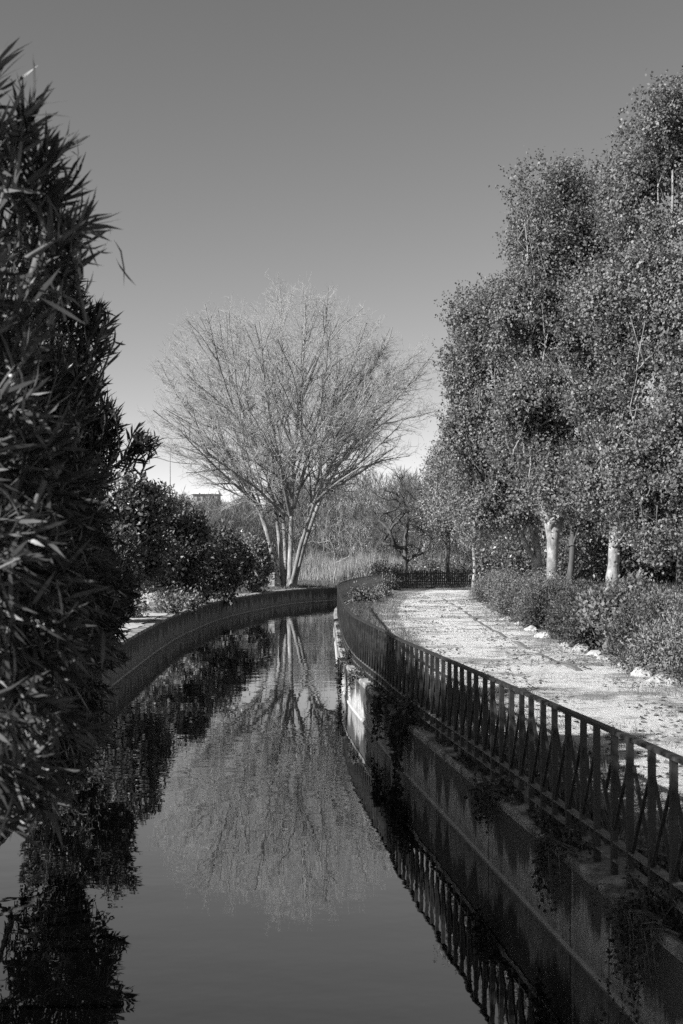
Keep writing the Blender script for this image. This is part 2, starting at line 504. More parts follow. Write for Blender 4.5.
structure(o, 'bright bare earth strip along the coping of the left canal wall', 'path')
# water sheet
Vw = [(x, y, WATER) for x, y in offset(left_pl, -.05)] + [(x, y, WATER) for x, y in offset(face_pl, .05)[::-1]]
nl = len(left_pl); nf = len(face_pl)
Lp = offset(left_pl, -.05); Rp = offset(face_pl, .05)
NN = 300
Li = np.stack([np.interp(np.linspace(0, 1, NN), np.linspace(0, 1, nl), Lp[:, k]) for k in (0, 1)], 1)
Ri = np.stack([np.interp(np.linspace(0, 1, NN), np.linspace(0, 1, nf), Rp[:, k]) for k in (0, 1)], 1)
V = [(p[0], p[1], WATER) for p in Li] + [(p[0], p[1], WATER) for p in Ri]
o = link_mesh('water', V, [(k, NN + k, NN + k + 1, k + 1) for k in range(NN - 1)], M['water'])
structure(o, 'still dark canal water mirroring the bare tree and the sky', 'water')

# ------------------------------------------------------------------ canal walls
def canal_wall(name, label, pl, sgn, ztop, mat):
    t = thing(name, label, 'wall', (float(pl[0][0]), float(pl[0][1]), -2))
    mb = MB(); mb.sweep(pl, [(0, -2.2), (sgn * .42, -2.2), (sgn * .42, ztop - .09), (0, ztop - .09)][::1 if sgn > 0 else -1]); mb.build('wall_face', mat, t)
    fine = np.stack([np.interp(np.linspace(0, 1, len(pl) * 3), np.linspace(0, 1, len(pl)), pl[:, k]) for k in (0, 1)], 1)
    mb = MB(); mb.sweep(fine, [(-sgn * .012, ztop - .09), (sgn * .44, ztop - .09), (sgn * .43, ztop), (sgn * .2, ztop + .01), (sgn * .012, ztop - .004), (-sgn * .012, ztop - .03)][::1 if sgn > 0 else -1])
    nv = []
    for v in mb.v:            # worn, chipped edges
        q = Vector(v); e = noise.noise(q * 2.3) * .022 + noise.noise(q * 9) * .012
        if v[2] > ztop - .05: q.z += e - .004; q.x -= sgn * min(0, e + .004) * -1.2
        nv.append(tuple(q))
    mb.v = nv; mb.build('coping', M['coping'], t)
    mb = MB(); mb.sweep(pl, [(-sgn * .035, -2.2), (sgn * .05, -2.2), (sgn * .05, WATER + .03), (-sgn * .02, WATER + .02)][::1 if sgn > 0 else -1]); mb.build('footing', M['footing'], t)
    return t
canal_wall('canal_wall', 'stained concrete canal wall standing in the water below the iron railing', face_pl, 1, 0.0, M['wall'])
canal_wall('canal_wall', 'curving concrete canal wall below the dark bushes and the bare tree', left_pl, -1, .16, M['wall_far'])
# end wall where the canal passes into its culvert
a, b2 = left_pl[-1], face_pl[-1]
mb = MB(); mb.beam((a[0], a[1], -.9), (b2[0] , b2[1], -.9), .3, 2.1); 
o = mb.build('culvert_wall', M['wall']); tag(o, 'short concrete head wall closing the far end of the canal behind the railing', 'wall')

# ------------------------------------------------------------------ iron railing
rt = thing('iron_railing', 'long dark iron railing with crossed bars along the canal path', 'railing', (float(rail_pl[60][0]), float(rail_pl[60][1]), 0))
def rail_beam(z, w, h, name, o=0.0):
    mb = MB(); mb.sweep(offset(rail_pl[::3], o), [(-w / 2, z - h / 2), (w / 2, z - h / 2), (w / 2, z + h / 2), (-w / 2, z + h / 2)]); return mb.build(name, M['iron' if z > .5 else 'iron_skylit'], rt)
rail_beam(1.045, .06, .03, 'top_rail')
rail_beam(.245, .065, .016, 'bottom_rail', .012)
rail_beam(.115, .065, .016, 'bottom_rail', .012)
SP = .383
# phase: one post stands 9.106 m away
i0 = int(np.argmin(np.abs(rail_pl[:, 1] - 9.106))); s0 = rail_s[i0]
ks = [k for k in range(-30, 400) if 0 < s0 + k * SP < rail_s[-1]]
def at_s(s):
    x = np.interp(s, rail_s, rail_pl[:, 0]); y = np.interp(s, rail_s, rail_pl[:, 1])
    x2 = np.interp(min(s + .05, rail_s[-1]), rail_s, rail_pl[:, 0]); y2 = np.interp(min(s + .05, rail_s[-1]), rail_s, rail_pl[:, 1])
    x1 = np.interp(s - .05, rail_s, rail_pl[:, 0]); y1 = np.interp(s - .05, rail_s, rail_pl[:, 1])
    d = np.array([x2 - x1, y2 - y1, 0]); d /= np.linalg.norm(d)
    return np.array([x, y, 0]), d
far_posts = MB(); far_bars = MB()
prr = random.Random(4)
for k in ks:
    s = s0 + k * SP + (.035 if k >= -1 and k < 0 else 0) + prr.uniform(-.012, .012)
    p, d = at_s(s); n = np.array([d[1], -d[0], 0])
    lean = d * prr.uniform(-.008, .008) + n * prr.uniform(-.006, .006)
    close = -6 <= k < 90
    mb = MB() if close else far_posts
    mb.beam(p + np.array([0, 0, -.03]), p + lean + np.array([0, 0, 1.03]), .044, .044, d)
    if close: mb.build('post', M['iron'], rt)
    if s + SP < rail_s[-1]:
        mb = MB() if close else far_bars
        p2, d2 = at_s(s + SP)
        lo, hi = .25, .86
        up = lambda z: np.array([0, 0, z])
        broken = (k == 0)
        e = d * .016
        a1, b1 = p + e + up(hi) - n * .006, p2 - e + up(lo) - n * .006
        a2, b2_ = p + e + up(lo) + n * .006, p2 - e + up(hi) + n * .006
        if broken:
            b1 = a1 + (b1 - a1) * .42; b2_ = a2 + (b2_ - a2) * .66 + d * .03
        mb.beam(a1, b1, .014, .024, n); mb.beam(a2, b2_, .014, .024, n)
        if close: mb.build('crossed_bar', M['iron'], rt)
o = far_posts.build('post', M['iron'], rt); o['kind'] = 'stuff'
o = far_bars.build('crossed_bar', M['iron'], rt); o['kind'] = 'stuff'

# ------------------------------------------------------------------ picket fence at the end of the path
pf = thing('picket_fence', 'low dark picket fence crossing behind the end of the path', 'fence', (6.5, 92, 0))
PF = [P(392, 585, 91), P(404, 586, 92.5), P(440, 585, 94), P(476, 583, 94)]
for z in (.35, .95):
    mb = MB()
    for q0, q1 in zip(PF[:-1], PF[1:]): mb.beam((q0[0], q0[1] + .04, z), (q1[0], q1[1] + .04, z), .05, .08)
    mb.build('rail', M['picket'], pf)
tot = sum(math.dist(a[:2], b[:2]) for a, b in zip(PF[:-1], PF[1:]))
for k in range(int(tot / .155)):
    s = k * .155 + prr.uniform(-.02, .02); rem = max(s, 0)
    for q0, q1 in zip(PF[:-1], PF[1:]):
        L = math.dist(q0[:2], q1[:2])
        if rem <= L: break
        rem -= L
    x = q0[0] + (q1[0] - q0[0]) * rem / L; y = q0[1] + (q1[1] - q0[1]) * rem / L
    h = 1.12 + prr.uniform(-.1, .12); l = prr.uniform(-.03, .03)
    mb = MB(); w = .045
    mb.add([(x - w, y, -.1), (x + w, y, -.1), (x + w, y + .025, -.1), (x - w, y + .025, -.1),
            (x - w + l, y, h), (x + w + l, y, h), (x + w + l, y + .025, h), (x - w + l, y + .025, h), (x + l, y, h + .08), (x + l, y + .025, h + .08)],
           [(0, 1, 5, 8, 4), (3, 7, 9, 6, 2), (1, 2, 6, 5), (0, 4, 7, 3), (5, 6, 9, 8), (4, 8, 9, 7), (0, 3, 2, 1)])
    mb.build('picket', M['picket'], pf)

# kerb line set in the path
KB = [(5.35, 66), (5.2, 60), (5.12, 55), (4.95, 49), (4.79, 44.8), (4.66, 38), (4.6, 33), (4.62, 29), (4.75, 25)]
kp, _ = resample(KB, .5)
mb = MB(); mb.sweep(kp[::-1], [(-.05, -.2), (.05, -.2), (.05, .05), (-.05, .05)])
mb.v = [(x + .05 * noise.noise(Vector((x, y * .8, 0))), y, z + .09 * noise.noise(Vector((5, y * .45, 0))) - .02) for x, y, z in mb.v]
o = mb.build('kerb', M['kerb'])
structure(o, 'low worn kerb line set along the right part of the path', 'kerb')

# ------------------------------------------------------------------ edging stones under the hedge
def rock_mesh(r, seed, flat=.6):
    import bmesh
    bm = bmesh.new(); bmesh.ops.create_icosphere(bm, subdivisions=3, radius=1)
    for v in bm.verts:
        n1 = noise.noise(v.co * 1.1 + Vector((seed, 0, 0))); n2 = noise.noise(v.co * 3.1 + Vector((0, seed, 0)))
        v.co *= 1 + .38 * n1 + .14 * n2
        v.co.x *= r[0]; v.co.y *= r[1]; v.co.z *= r[2]
    me = bpy.data.meshes.new('stone'); bm.to_mesh(me); bm.free()
    for p in me.polygons: p.use_smooth = False
    me.materials.append(M['stone']); return me
STONES = [(665, 683, .34, 'broad pale flat stone at the hedge foot by the right edge of the path'),
          (645, 676, .38, 'largest pale limestone block at the hedge foot, beside the broad flat stone'),
          (622, 667, .2, 'small pale stone just beyond the largest limestone block'),
          (603, 660, .22, 'rounded pale stone under the second dark hedge clump'),
          (594, 655, .25, 'twin pale stone touching the rounded one under the hedge'),
          (582, 650, .3, 'square pale edging stone where the hedge steps back'),
          (566, 646, .2, 'low pale stone between the square edging stone and the upright one'),
          (546, 638, .36, 'upright pale stone standing at the corner of the hedge'),
          (532, 631, .3, 'pale stone half sunk in earth beyond the upright corner stone'),
          (520, 625, .26, 'little pale stone in front of the middle shrubs'),
          (508, 620, .24, 'pale stone lying at the narrowest part of the earth verge'),
          (498, 614, .34, 'farthest pale block of the row under the shrubs'),
          ]
for k, (px, py, r, lab) in enumerate(STONES):
    Z = CAM_H * F / (py - HOR); p = P(px, py, Z)
    o = bpy.data.objects.new('edging_stone', rock_mesh((r * .9, r * .7, r * .5), k * 3.7)); COL.objects.link(o)
    o.location = (p[0], p[1], float(ground_z(p[0], p[1])) + r * .04); o.rotation_euler = (0, 0, k * 1.3)
    tag(o, lab, 'stone', 'pale stones edging the path')
o = bpy.data.objects.new('boulder', rock_mesh((1.0, .7, .5), 55)); COL.objects.link(o)
p = P(146, 611, 47); o.location = (p[0], p[1], .38); tag(o, 'smooth pale boulder on the left bank in front of the dark bushes', 'boulder')

# ------------------------------------------------------------------ shrubs
def simple_stems(base, tips, r0, name, mat, parent, mx=10):
    ch = []
    for t in tips[:mx]:
        b = np.array(base) + np.array([RNG.normal() * .1, RNG.normal() * .1, 0]); t = np.array(t)
        c = (b + t) / 2 + np.array([0, 0, .15 * np.linalg.norm(t - b)])
        u = np.linspace(0, 1, 6)[:, None]
        ch.append(((1 - u) ** 2 * b + 2 * u * (1 - u) * c + u * u * t, np.linspace(r0, r0 * .25, 6)))
    return tubes(ch, name, mat, parent)

def oleander(label, base, lobes, n_shoots, mat, L=(.10, .16), W=.016, per=26, shoot=.3, dense=.6, inner=.3, droop=.1, group=None, sprays=()):
    """arching stems that end in whorls of narrow leaves"""
    base = np.array(base, float)
    t = thing('oleander', label, 'shrub', tuple(base), group)
    tips = lobe_points(lobes, n_shoots, 1.5, .08, .55)
    if sprays: tips = np.vstack([tips] + [np.array(P(*q_)) + RNG.normal(size=(3, 3)) * .035 for q_ in sprays])
    C = np.mean([l[0] for l in lobes], axis=0)
    k = max(12, int(n_shoots * dense))
    sub = tips[RNG.choice(len(tips), min(k, len(tips)), replace=False)]
    if sprays: sub = np.vstack([sub, tips[-3 * len(sprays):]])
    seeds = [np.linspace(base + RNG.normal(size=3) * [.25, .25, 0], base + RNG.normal(size=3) * [.3, .3, .05] + [0, 0, .5], 3) for _ in range(5)]
    A, par, ns, ends, T = grow(seeds, sub, .35, .6, .3)
    ch = [(p, r) for p, r, _ in chains_of(A, par, .0055, .36, .035)]
    out = norm(tips - C + np.array([0, 0, .25])) * .8 + norm(tips - base) * .5 + RNG.normal(size=tips.shape) * .35
    out = norm(out)
    nl = RNG.integers(int(per * .7), int(per * 1.3), len(tips))
    idx = np.repeat(np.arange(len(tips)), nl)
    u = RNG.random(len(idx)) ** .6
    pos = tips[idx] - out[idx] * (shoot * (1 - u))[:, None]
    r = RNG.normal(size=pos.shape); r -= (r * out[idx]).sum(1)[:, None] * out[idx]; r = norm(r)
    ang = (1.05 - .7 * u)[:, None] + RNG.normal(size=(len(idx), 1)) * .12
    ax = out[idx] * np.cos(ang) + r * np.sin(ang) + np.array([0, 0, -droop])
    ln = RNG.uniform(L[0], L[1], len(idx))
    # shoots themselves
    for q in range(0, len(tips)):
        ch.append((np.stack([tips[q] - out[q] * shoot, tips[q] - out[q] * shoot * .4, tips[q]]), np.array([.011, .008, .005]) * (1 if W < .03 else W / .025)))
    tubes(ch, 'stem', M['brown_bark'], t)
    if inner > 0:     # older leaves deep in the shrub
        m_ = int(len(idx) * inner); pi = lobe_points([(l[0], tuple(.68 * x for x in l[1])) for l in lobes], max(50, m_ // 8), .8)
        pi = np.repeat(pi, 8, axis=0) + RNG.normal(size=(max(50, m_ // 8) * 8, 3)) * .05
        pos = np.vstack([pos, pi]); ax = np.vstack([ax, RNG.normal(size=pi.shape) + [0, 0, -.3]]); ln = np.concatenate([ln, RNG.uniform(L[0], L[1], len(pi))])
    leaf_mesh('foliage', pos, ax, ln, W, mat, t, 'lance', np.where(RNG.random((len(pos), 1)) < .5, .12, .42))
    return t

def bank_base(Z, back=.6): return (lx(Z) - back, Z, .1)
GRP = 'oleander shrubs overhanging the left side of the canal'
oleander('nearest dark oleander with big blurred leaves hanging over the water at the left edge', bank_base(3.9),
         px_lobes([(-36, 195, 60, 72, 4.0), (8, 185, 30, 50, 3.9), (34, 235, 28, 32, 4.1), (-16, 132, 28, 44, 3.9), (95, 235, 14, 18, 4.2), (60, 120, 14, 22, 4.0), (0, 775, 50, 50, 3.6), (45, 640, 40, 80, 3.8), (-25, 330, 72, 85, 3.9), (-15, 460, 80, 95, 3.8), (-12, 600, 78, 95, 3.6), (-15, 720, 62, 65, 3.5), (-290, 330, 170, 230, 4.3), (-130, 480, 110, 260, 4.0)], 1.0),
         520, M['oleander'], (.10, .175), .0135, 22, .29, sprays=((48, 172, 4.0), (66, 205, 4.1), (84, 246, 4.1), (60, 228, 4.0), (28, 122, 3.9), (2, 92, 3.9), (-14, 78, 3.8), (44, 140, 4.0), (62, 640, 4.2), (58, 720, 4.0), (30, 800, 3.7), (50, 765, 3.9)), dense=1.0, inner=.25, group=GRP)
oleander('tall oleander behind the nearest one with leafy tips against the sky', bank_base(7.2),
         px_lobes([(35, 280, 40, 70, 7), (92, 330, 16, 24, 7.4), (52, 275, 26, 40, 7.3), (84, 395, 14, 22, 7.4), (35, 420, 55, 80, 7.2), (65, 520, 45, 80, 7), (55, 640, 45, 75, 6.8), (30, 730, 42, 55, 6.8), (52, 745, 34, 45, 7), (-60, 400, 80, 190, 7.5), (-140, 330, 110, 170, 7.2)], 1.0),
         1150, M['oleander'], (.10, .16), .0145, 24, .3, sprays=((96, 322, 7.3), (104, 352, 7.2), (82, 300, 7.4), (108, 480, 7.8), (104, 560, 7.4), (100, 650, 7.2), (92, 730, 7.2)), dense=.9, inner=.3, group=GRP)
oleander('third oleander with a lone twiggy spray reaching right over the canal', bank_base(11.2),
         px_lobes([(55, 400, 45, 70, 11), (92, 440, 28, 55, 11), (95, 530, 32, 60, 11), (90, 620, 32, 60, 10.8), (45, 560, 60, 110, 11.5), (78, 690, 28, 50, 10.5), (60, 755, 32, 40, 9.5), (145, 442, 12, 20, 11), (-40, 380, 80, 140, 11.5)], 1.0),
         1300, M['oleander_mid'], (.11, .17), .019, 20, .32, inner=.3, group=GRP)
oleander('fourth oleander on the left bank with its skirt near the water', bank_base(15.8),
         px_lobes([(60, 470, 45, 60, 16), (90, 560, 32, 60, 16), (92, 630, 28, 50, 15.8), (50, 620, 45, 80, 16.5), (68, 690, 28, 42, 15.5), (30, 500, 50, 110, 16.5), (10, 420, 55, 100, 16.8), (122, 590, 12, 12, 16), (112, 655, 16, 14, 15.6), (100, 700, 14, 22, 15.4)], 1.0),
         1200, M['oleander_mid'], (.12, .18), .024, 17, .36, inner=.3, group=GRP)
oleander('lower oleander leaning over the coping where the left wall comes into view', bank_base(23.5),
         px_lobes([(112, 560, 30, 36, 24), (98, 610, 28, 38, 23), (120, 595, 20, 28, 24), (85, 650, 24, 32, 22.5), (60, 590, 40, 60, 23)], 1.0),
         700, M['oleander_mid'], (.12, .18), .03, 15, .4, inner=.3, group=GRP)

def bush(name, label, base, lobes, n, mat, L, per=26, spread=.3, cat='shrub', group=None, W=.5, clump=.22, cs=1.1, stem_mat=None, up=.3):
    t = thing(name, label, cat, tuple(base), group)
    T_ = lobe_points(lobes, n, 1.3, clump, cs)
    pos = np.repeat(T_, per, axis=0) + RNG.normal(size=(n * per, 3)) * spread
    C = np.mean([l[0] for l in lobes], axis=0)
    ax = norm(pos - C) * .7 + RNG.normal(size=pos.shape) * .8 + [0, 0, up]
    ln = RNG.uniform(L * .65, L * 1.25, len(pos))
    pos[:, 2] = np.maximum(pos[:, 2], ground_z(pos[:, 0], pos[:, 1]) + .02)
    fc = norm(pos - np.repeat(T_, per, axis=0)) * .9 + norm(pos - C) * .7 + [0, 0, .4]
    leaf_mesh('foliage', pos, ax, ln, ln * W, mat, t, face=fc)
    simple_stems((base[0], base[1], base[2] - .1), T_, .05, 'stem', stem_mat or M['brown_bark'], t, 14)
    return t

# taller evergreen mass, mostly out of view, added to keep the canal wall in shade
lob = []
for Z in np.arange(5.0, 17.6, .9):
    top = 4.1 + .042 * Z + .2 * math.sin(Z * 1.9)
    lob.append(((-.273 * Z - 1.5 + .2 * math.sin(Z * 2.3), Z, top - 1.5), (1.0, .95, 1.5)))
bush('shade_caster_bush', 'tall evergreen mass added behind the oleanders, mostly out of frame, to shade the canal wall', (-4.9, 9.0, .1), lob, 4200, M['oleander_mid'], .16, 24, .18, W=.45, clump=-.4)

# bushes behind the left wall
GB = 'bushes on the left bank behind the canal wall'
def gbase(px, Z):
    x = (px - 341.5) * Z / F; return (x, Z, float(ground_z(x, Z)))
LB = [
 ('tall dark bush on the left bank closest to the oleanders', 120, 41, [(122, 512, 32, 38, 41), (105, 570, 34, 42, 40), (140, 540, 26, 40, 42)], 'bush', 700),
 ('broad glossy bush beside the pale boulder, highest of the left bank bushes', 165, 52, [(155, 528, 30, 38, 52), (150, 565, 36, 36, 51), (182, 550, 26, 42, 53)], 'bush', 800),
 ('sunlit glossy bush in the middle of the left bank bushes', 200, 56, [(200, 542, 28, 32, 57), (198, 568, 32, 32, 56), (215, 556, 24, 34, 58)], 'bush', 750),
 ('round dark bush between the sunlit bush and the bare tree', 228, 61, [(222, 558, 20, 26, 62), (222, 580, 22, 20, 61), (238, 568, 15, 24, 63)], 'bush', 600),
 ('paler small bush next to the foot of the bare tree', 252, 72, [(250, 562, 16, 24, 73), (242, 574, 18, 17, 72), (262, 568, 10, 15, 74)], 'bush_pale', 420),
 ('grey bush rising behind the glossy ones near the distant pole', 160, 78, [(160, 512, 24, 22, 78), (182, 518, 20, 18, 80), (140, 520, 25, 35, 78)], 'bush_pale', 420),
]
for lab, px, Z, lb, mt, n in LB:
    bush('bank_bush', lab, gbase(px, Z), px_lobes(lb, .9), n, M[mt], .19, 24, .2, group=GB, clump=.36, cs=1.3)
for k, (px, py, Z, lab) in enumerate([(168, 606, 46.5, 'small pale weedy plant on the bright earth by the boulder'), (128, 614, 43, 'small scrubby plant on the left bank in front of the boulder'), (183, 603, 50, 'low leafy tuft at the coping edge beside the bright earth')]):
    b0 = gbase(px, Z)
    bush('bank_plant', lab, b0, [((b0[0], b0[1], b0[2] + .4), (.55, .5, .45))], 50, M['bush_pale'], .13, 18, .16, group='small plants on the left bank')

# hedge shrubs right of the path
GH = 'shrubs of the loose hedge along the path'
HS = [  # px, foot py, radius, height, label, mat
 (690, 690, 1.1, 1.25, 'nearest grey shrub of the hedge, cut by the right edge', 'hedge', 23.2),
 (655, 680, .9, 1.15, 'shrub of the hedge directly above the broad flat stone', 'hedge', 24.4),
 (617, 668, .75, 1.2, 'dark drooping shrub above the largest limestone block', 'hedge_dark', 26.2),
 (660, 640, 1.3, 1.3, 'rear grey shrub of the hedge between the drooping one and the right edge', 'hedge', 28.0),
 (620, 625, 1.0, 1.3, 'shiny leaved rounded shrub just behind the drooping dark one', 'tree_leaf', 30.0),
 (583, 652, .9, 1.25, 'dark shrub where the hedge steps back behind the square stone', 'hedge_dark', 31.0),
 (560, 642, .9, 1.3, 'dense feathery shrub beside the upright corner stone', 'hedge_dark', 34.5),
 (585, 620, 1.1, 1.3, 'pale weedy shrub behind the dense feathery one', 'hedge', 36.0),
 (530, 630, .85, 1.35, 'rounded dark shrub beyond the upright corner stone', 'hedge_dark', 39.5),
 (545, 610, 1.1, 1.5, 'tall pale shrub in front of the thick pale trunk', 'hedge', 41.0),
 (513, 618, .9, 1.4, 'shrub of the hedge where the earth verge is narrowest', 'hedge_dark', 44.5),
 (505, 600, 1.2, 1.6, 'bushy shrub in front of the forked trunk', 'hedge', 49.0),
 (490, 605, .9, 1.5, 'shrub standing over the farthest pale block', 'hedge', 53.5),
 (494, 590, 1.1, 1.25, 'broad shrub near the twin slim trunks', 'hedge', 62.0),
 (468, 594, .8, .8, 'low shrub jutting onto the end of the path', 'hedge', 67.0),
 (510, 578, 1.4, 1.7, 'high shrub behind the broad one near the twin slim trunks', 'bush_pale', 66.0),
]
for px, py, r, h, lab, mt, Z in HS:
    x = (px - 341.5) * Z / F
    x = max(x, float(path_r(Z)) + r * .62); zb = float(ground_z(x, Z))
    lob = [((x, Z, zb + h * .45), (r, r * 1.1, h * .52)), ((x + r * .5, Z + r * .5, zb + h * .5), (r * .7, r * .8, h * .5)), ((x - r * .45, Z - r * .3, zb + h * .3), (r * .6, r * .7, h * .36)),
           ((x + .1, Z + r * .9, zb + h * .42), (r * .7, r * .8, h * .5))]
    hs = prr.uniform(.85, 1.28); r *= prr.uniform(.72, .95); h *= hs
    lob = [((c_[0] + prr.uniform(-.15, .15), c_[1], zb + (c_[2] - zb) * hs), (a_ * .85, b_ * .85, e_ * hs)) for c_, (a_, b_, e_) in lob]
    n = int(300 * r * h * 1.2)
    bush('hedge_shrub', lab, (x, Z, zb), lob, n, M[mt], .075 if mt != 'tree_leaf' else .11, 34, .13, group=GH, W=.42 if mt != 'tree_leaf' else .6, clump=.3, cs=.75, up=.7)

# weeds hanging on the right wall
GW = 'weeds rooted in the top of the right canal wall'
WD = [(415, 722, 17.6, .55, .35, 'big leafy weed spilling over the wall below the middle of the railing', .13),
      (388, 706, 19.6, .3, .22, 'small weed hanging on the wall just beyond the big leafy one', .12),
      (343, 655, 27.0, .45, .4, 'weed tuft hanging at the bend of the wall beside the sunlit patch', .13),
      (352, 683, 23.8, .25, .14, 'flat weed on top of the sunlit patch of wall', .1),
      (500, 790, 12.1, .42, .16, 'low weed growing along the coping at the foot of the railing', .08),
      (572, 852, 9.9, .36, .22, 'shaggy weed drooping over the coping between two stained patches', .07),
      (665, 950, 8.0, .34, .36, 'fine leaved weed hanging low on the wall at the lower right edge', .06),
      (690, 910, 7.9, .3, .2, 'weed tuft standing on the coping at the right edge', .06)]
for px, py, Z, r, h, lab, L in WD:
    p = P(px, py, Z)
    fx = float(np.interp(p[1], face_pl[:, 1], face_pl[:, 0]))
    c = (min(p[0], fx + .12), p[1], p[2])
    r *= .75; h *= .7; L *= .62
    t = thing('wall_weed', lab, 'weed', (fx + .15, c[1], 0), GW)
    pos, ax, stems = [], [], []
    top = min(c[2] + h, .25)
    for k in range(int(26 + 60 * r)):
        y0 = c[1] + RNG.normal() * r * .75; xw = float(np.interp(y0, face_pl[:, 1], face_pl[:, 0]))
        root = np.array([xw + RNG.uniform(-.0, .2), y0, -.02]); hang = RNG.random() < .55
        if hang:      # a strand that spills over the edge
            l = abs(RNG.normal()) * h * 1.5 + .08; u = np.linspace(0, 1, 7)
            st_ = np.stack([xw + .05 - .16 * np.minimum(1, u * 3) - .05 * RNG.random(), y0 + RNG.normal() * .12 * u, .04 + .06 * np.sin(u * 3) - l * np.maximum(0, u - .2) * 1.3], 1)
        else:         # or a shoot standing up
            l = RNG.uniform(.08, .1 + h * .9); u = np.linspace(0, 1, 5); d_ = RNG.normal(size=2) * .5
            st_ = np.stack([root[0] + d_[0] * l * u ** 1.5 - .1 * l * u, y0 + d_[1] * l * u ** 1.5, l * u], 1)
        st_[0] = root; stems.append((st_, np.linspace(.006, .002, len(st_))))
        m_ = int(8 + l * 60)
        f_ = RNG.random(m_) ** .8 * (len(st_) - 1.001); a_ = f_.astype(int); w_ = (f_ - a_)[:, None]
        pos.append(st_[a_] * (1 - w_) + st_[a_ + 1] * w_ + RNG.normal(size=(m_, 3)) * .02); ax.append(RNG.normal(size=(m_, 3)) * .8 + [-.4, 0, .15 if not hang else -.25])
    ys_ = sorted(q[0][0][1] for q in stems); ys_ = np.linspace(ys_[0], ys_[-1], 12)
    stems.append((np.stack([np.interp(ys_, face_pl[:, 1], face_pl[:, 0]) + .1, ys_, np.full(12, -.005)], 1), np.full(12, .006)))     # creeping root
    pos = np.vstack(pos); ax = np.vstack(ax); ln = L * RNG.uniform(.45, 1.2, len(pos))
    leaf_mesh('foliage', pos, ax, ln, ln * RNG.choice([.35, .6, .8]), M['weed'], t)
    tubes(stems, 'stem', M['brown_bark'], t)

# ------------------------------------------------------------------ bare poplar on the bend
def zoomP(zx, zy, dz, Z=82.0): return P(140 + zx / 2.277, 270 + zy / 2.277, Z + dz)
STEMS = [
 [(316, 722, 0), (300, 640, 0), (283, 570, -.2), (264, 525, -.4), (235, 480, -.8), (190, 440, -1.3), (140, 405, -1.8), (95, 370, -2.2)],
 [(326, 724, .3), (318, 620, .6), (309, 540, 1), (290, 470, 1.6), (262, 400, 2.2), (250, 330, 2.6), (235, 250, 3.0), (222, 170, 3.2), (212, 100, 3.3)],
 [(340, 724, -.2), (343, 620, -.3), (346, 520, -.4), (347, 440, -.6), (358, 350, -1), (368, 270, -1.2), (372, 190, -1.4), (378, 110, -1.5), (380, 55, -1.5)],
 [(346, 724, .3), (362, 640, .8), (384, 560, 1.2), (402, 480, 1.7), (420, 390, 2.1), (445, 320, 2.4), (478, 250, 2.8), (500, 170, 3)],
 [(350, 724, -.3), (372, 630, -.9), (398, 555, -1.6), (425, 490, -2.2), (465, 420, -3), (510, 350, -3.6), (550, 280, -4)],
 [(318, 715, .2), (290, 600, 1.2), (262, 520, 2.2), (215, 430, 3.2), (165, 330, 4.2), (135, 240, 5)],
 [(344, 720, -.4), (368, 620, -1.6), (400, 520, -3.0), (440, 430, -4.6), (500, 330, -6), (545, 240, -7)],
 [(332, 724, .6), (330, 620, 1.6), (322, 520, 2.8), (310, 430, 4), (300, 340, 5), (305, 230, 5.6), (310, 130, 6)],
 [(258, 520, -.4), (200, 476, -.2), (135, 440, .2), (80, 412, .5), (45, 392, .7)],
 [(405, 520, .8), (470, 480, 1.2), (530, 438, 1.6), (570, 405, 2)],
 [(320, 560, 2.4), (270, 500, 4.5), (215, 450, 7), (170, 410, 8.6)],
 [(372, 560, 2), (420, 500, 4.5), (480, 450, 7), (530, 410, 8.5)],
 [(330, 560, -2.0), (270, 500, -4.2), (210, 455, -6.4), (150, 410, -8)],
 [(385, 540, -2.4), (440, 490, -4.8), (500, 450, -6.8), (560, 405, -8)],
 [(262, 400, 2.2), (225, 300, 1), (190, 190, 0), (175, 90, -.5)],
 [(358, 350, -1), (335, 250, 0), (318, 150, .6), (312, 60, 1)],
 [(370, 290, -1.2), (405, 200, -1.4), (425, 110, -1.6), (430, 60, -1.6)],
 [(445, 320, 2.4), (515, 240, 2), (565, 170, 1.6), (580, 130, 1.5)],
 [(465, 420, -3), (540, 345, -2), (600, 275, -1), (635, 230, -.5)],
 [(190, 440, -1.3), (125, 350, -.4), (75, 270, .4), (50, 220, .8)],
 [(235, 480, -.8), (195, 405, .6), (150, 310, 1.6), (115, 215, 2.4), (100, 160, 2.8)],
 [(290, 470, 1.6), (240, 380, -.5), (195, 270, -2), (170, 180, -3), (155, 110, -3.4)],
 [(420, 390, 2.1), (478, 310, .6), (535, 220, -.6), (560, 160, -1)],
 [(402, 480, 1.7), (430, 380, 3.6), (450, 250, 5), (455, 130, 5.6)],
 [(343, 560, -.3), (318, 440, -3.6), (290, 300, -6), (275, 150, -7)],
 [(350, 540, -.5), (385, 420, -4), (415, 280, -6.5), (430, 150, -7.5)],
 [(270, 535, -.4), (225, 497, -1.6), (180, 455, -3), (125, 405, -4), (90, 365, -4.6)],
 [(418, 505, -2.0), (465, 470, -2.6), (525, 420, -3), (580, 365, -3.5)],
 [(398, 490, 1.6), (450, 440, 3.4), (520, 380, 5), (585, 330, 6)],
 [(309, 540, 1.0), (285, 500, 3), (235, 455, 5.5), (180, 420, 7.5)],
 [(346, 520, -.4), (330, 470, -2.6), (300, 410, -5), (270, 340, -7)],
 [(347, 440, -.6), (388, 380, -.4), (425, 330, .2), (450, 270, 1)],
]
STEM_R = [.16, .14, .17, .145, .145, .13, .13, .13, .08, .08, .08, .08, .08, .08, .09, .09, .09, .09, .09, .09, .11, .11, .11, .12, .13, .13, .09, .09, .1, .1, .1, .09]
seeds = []
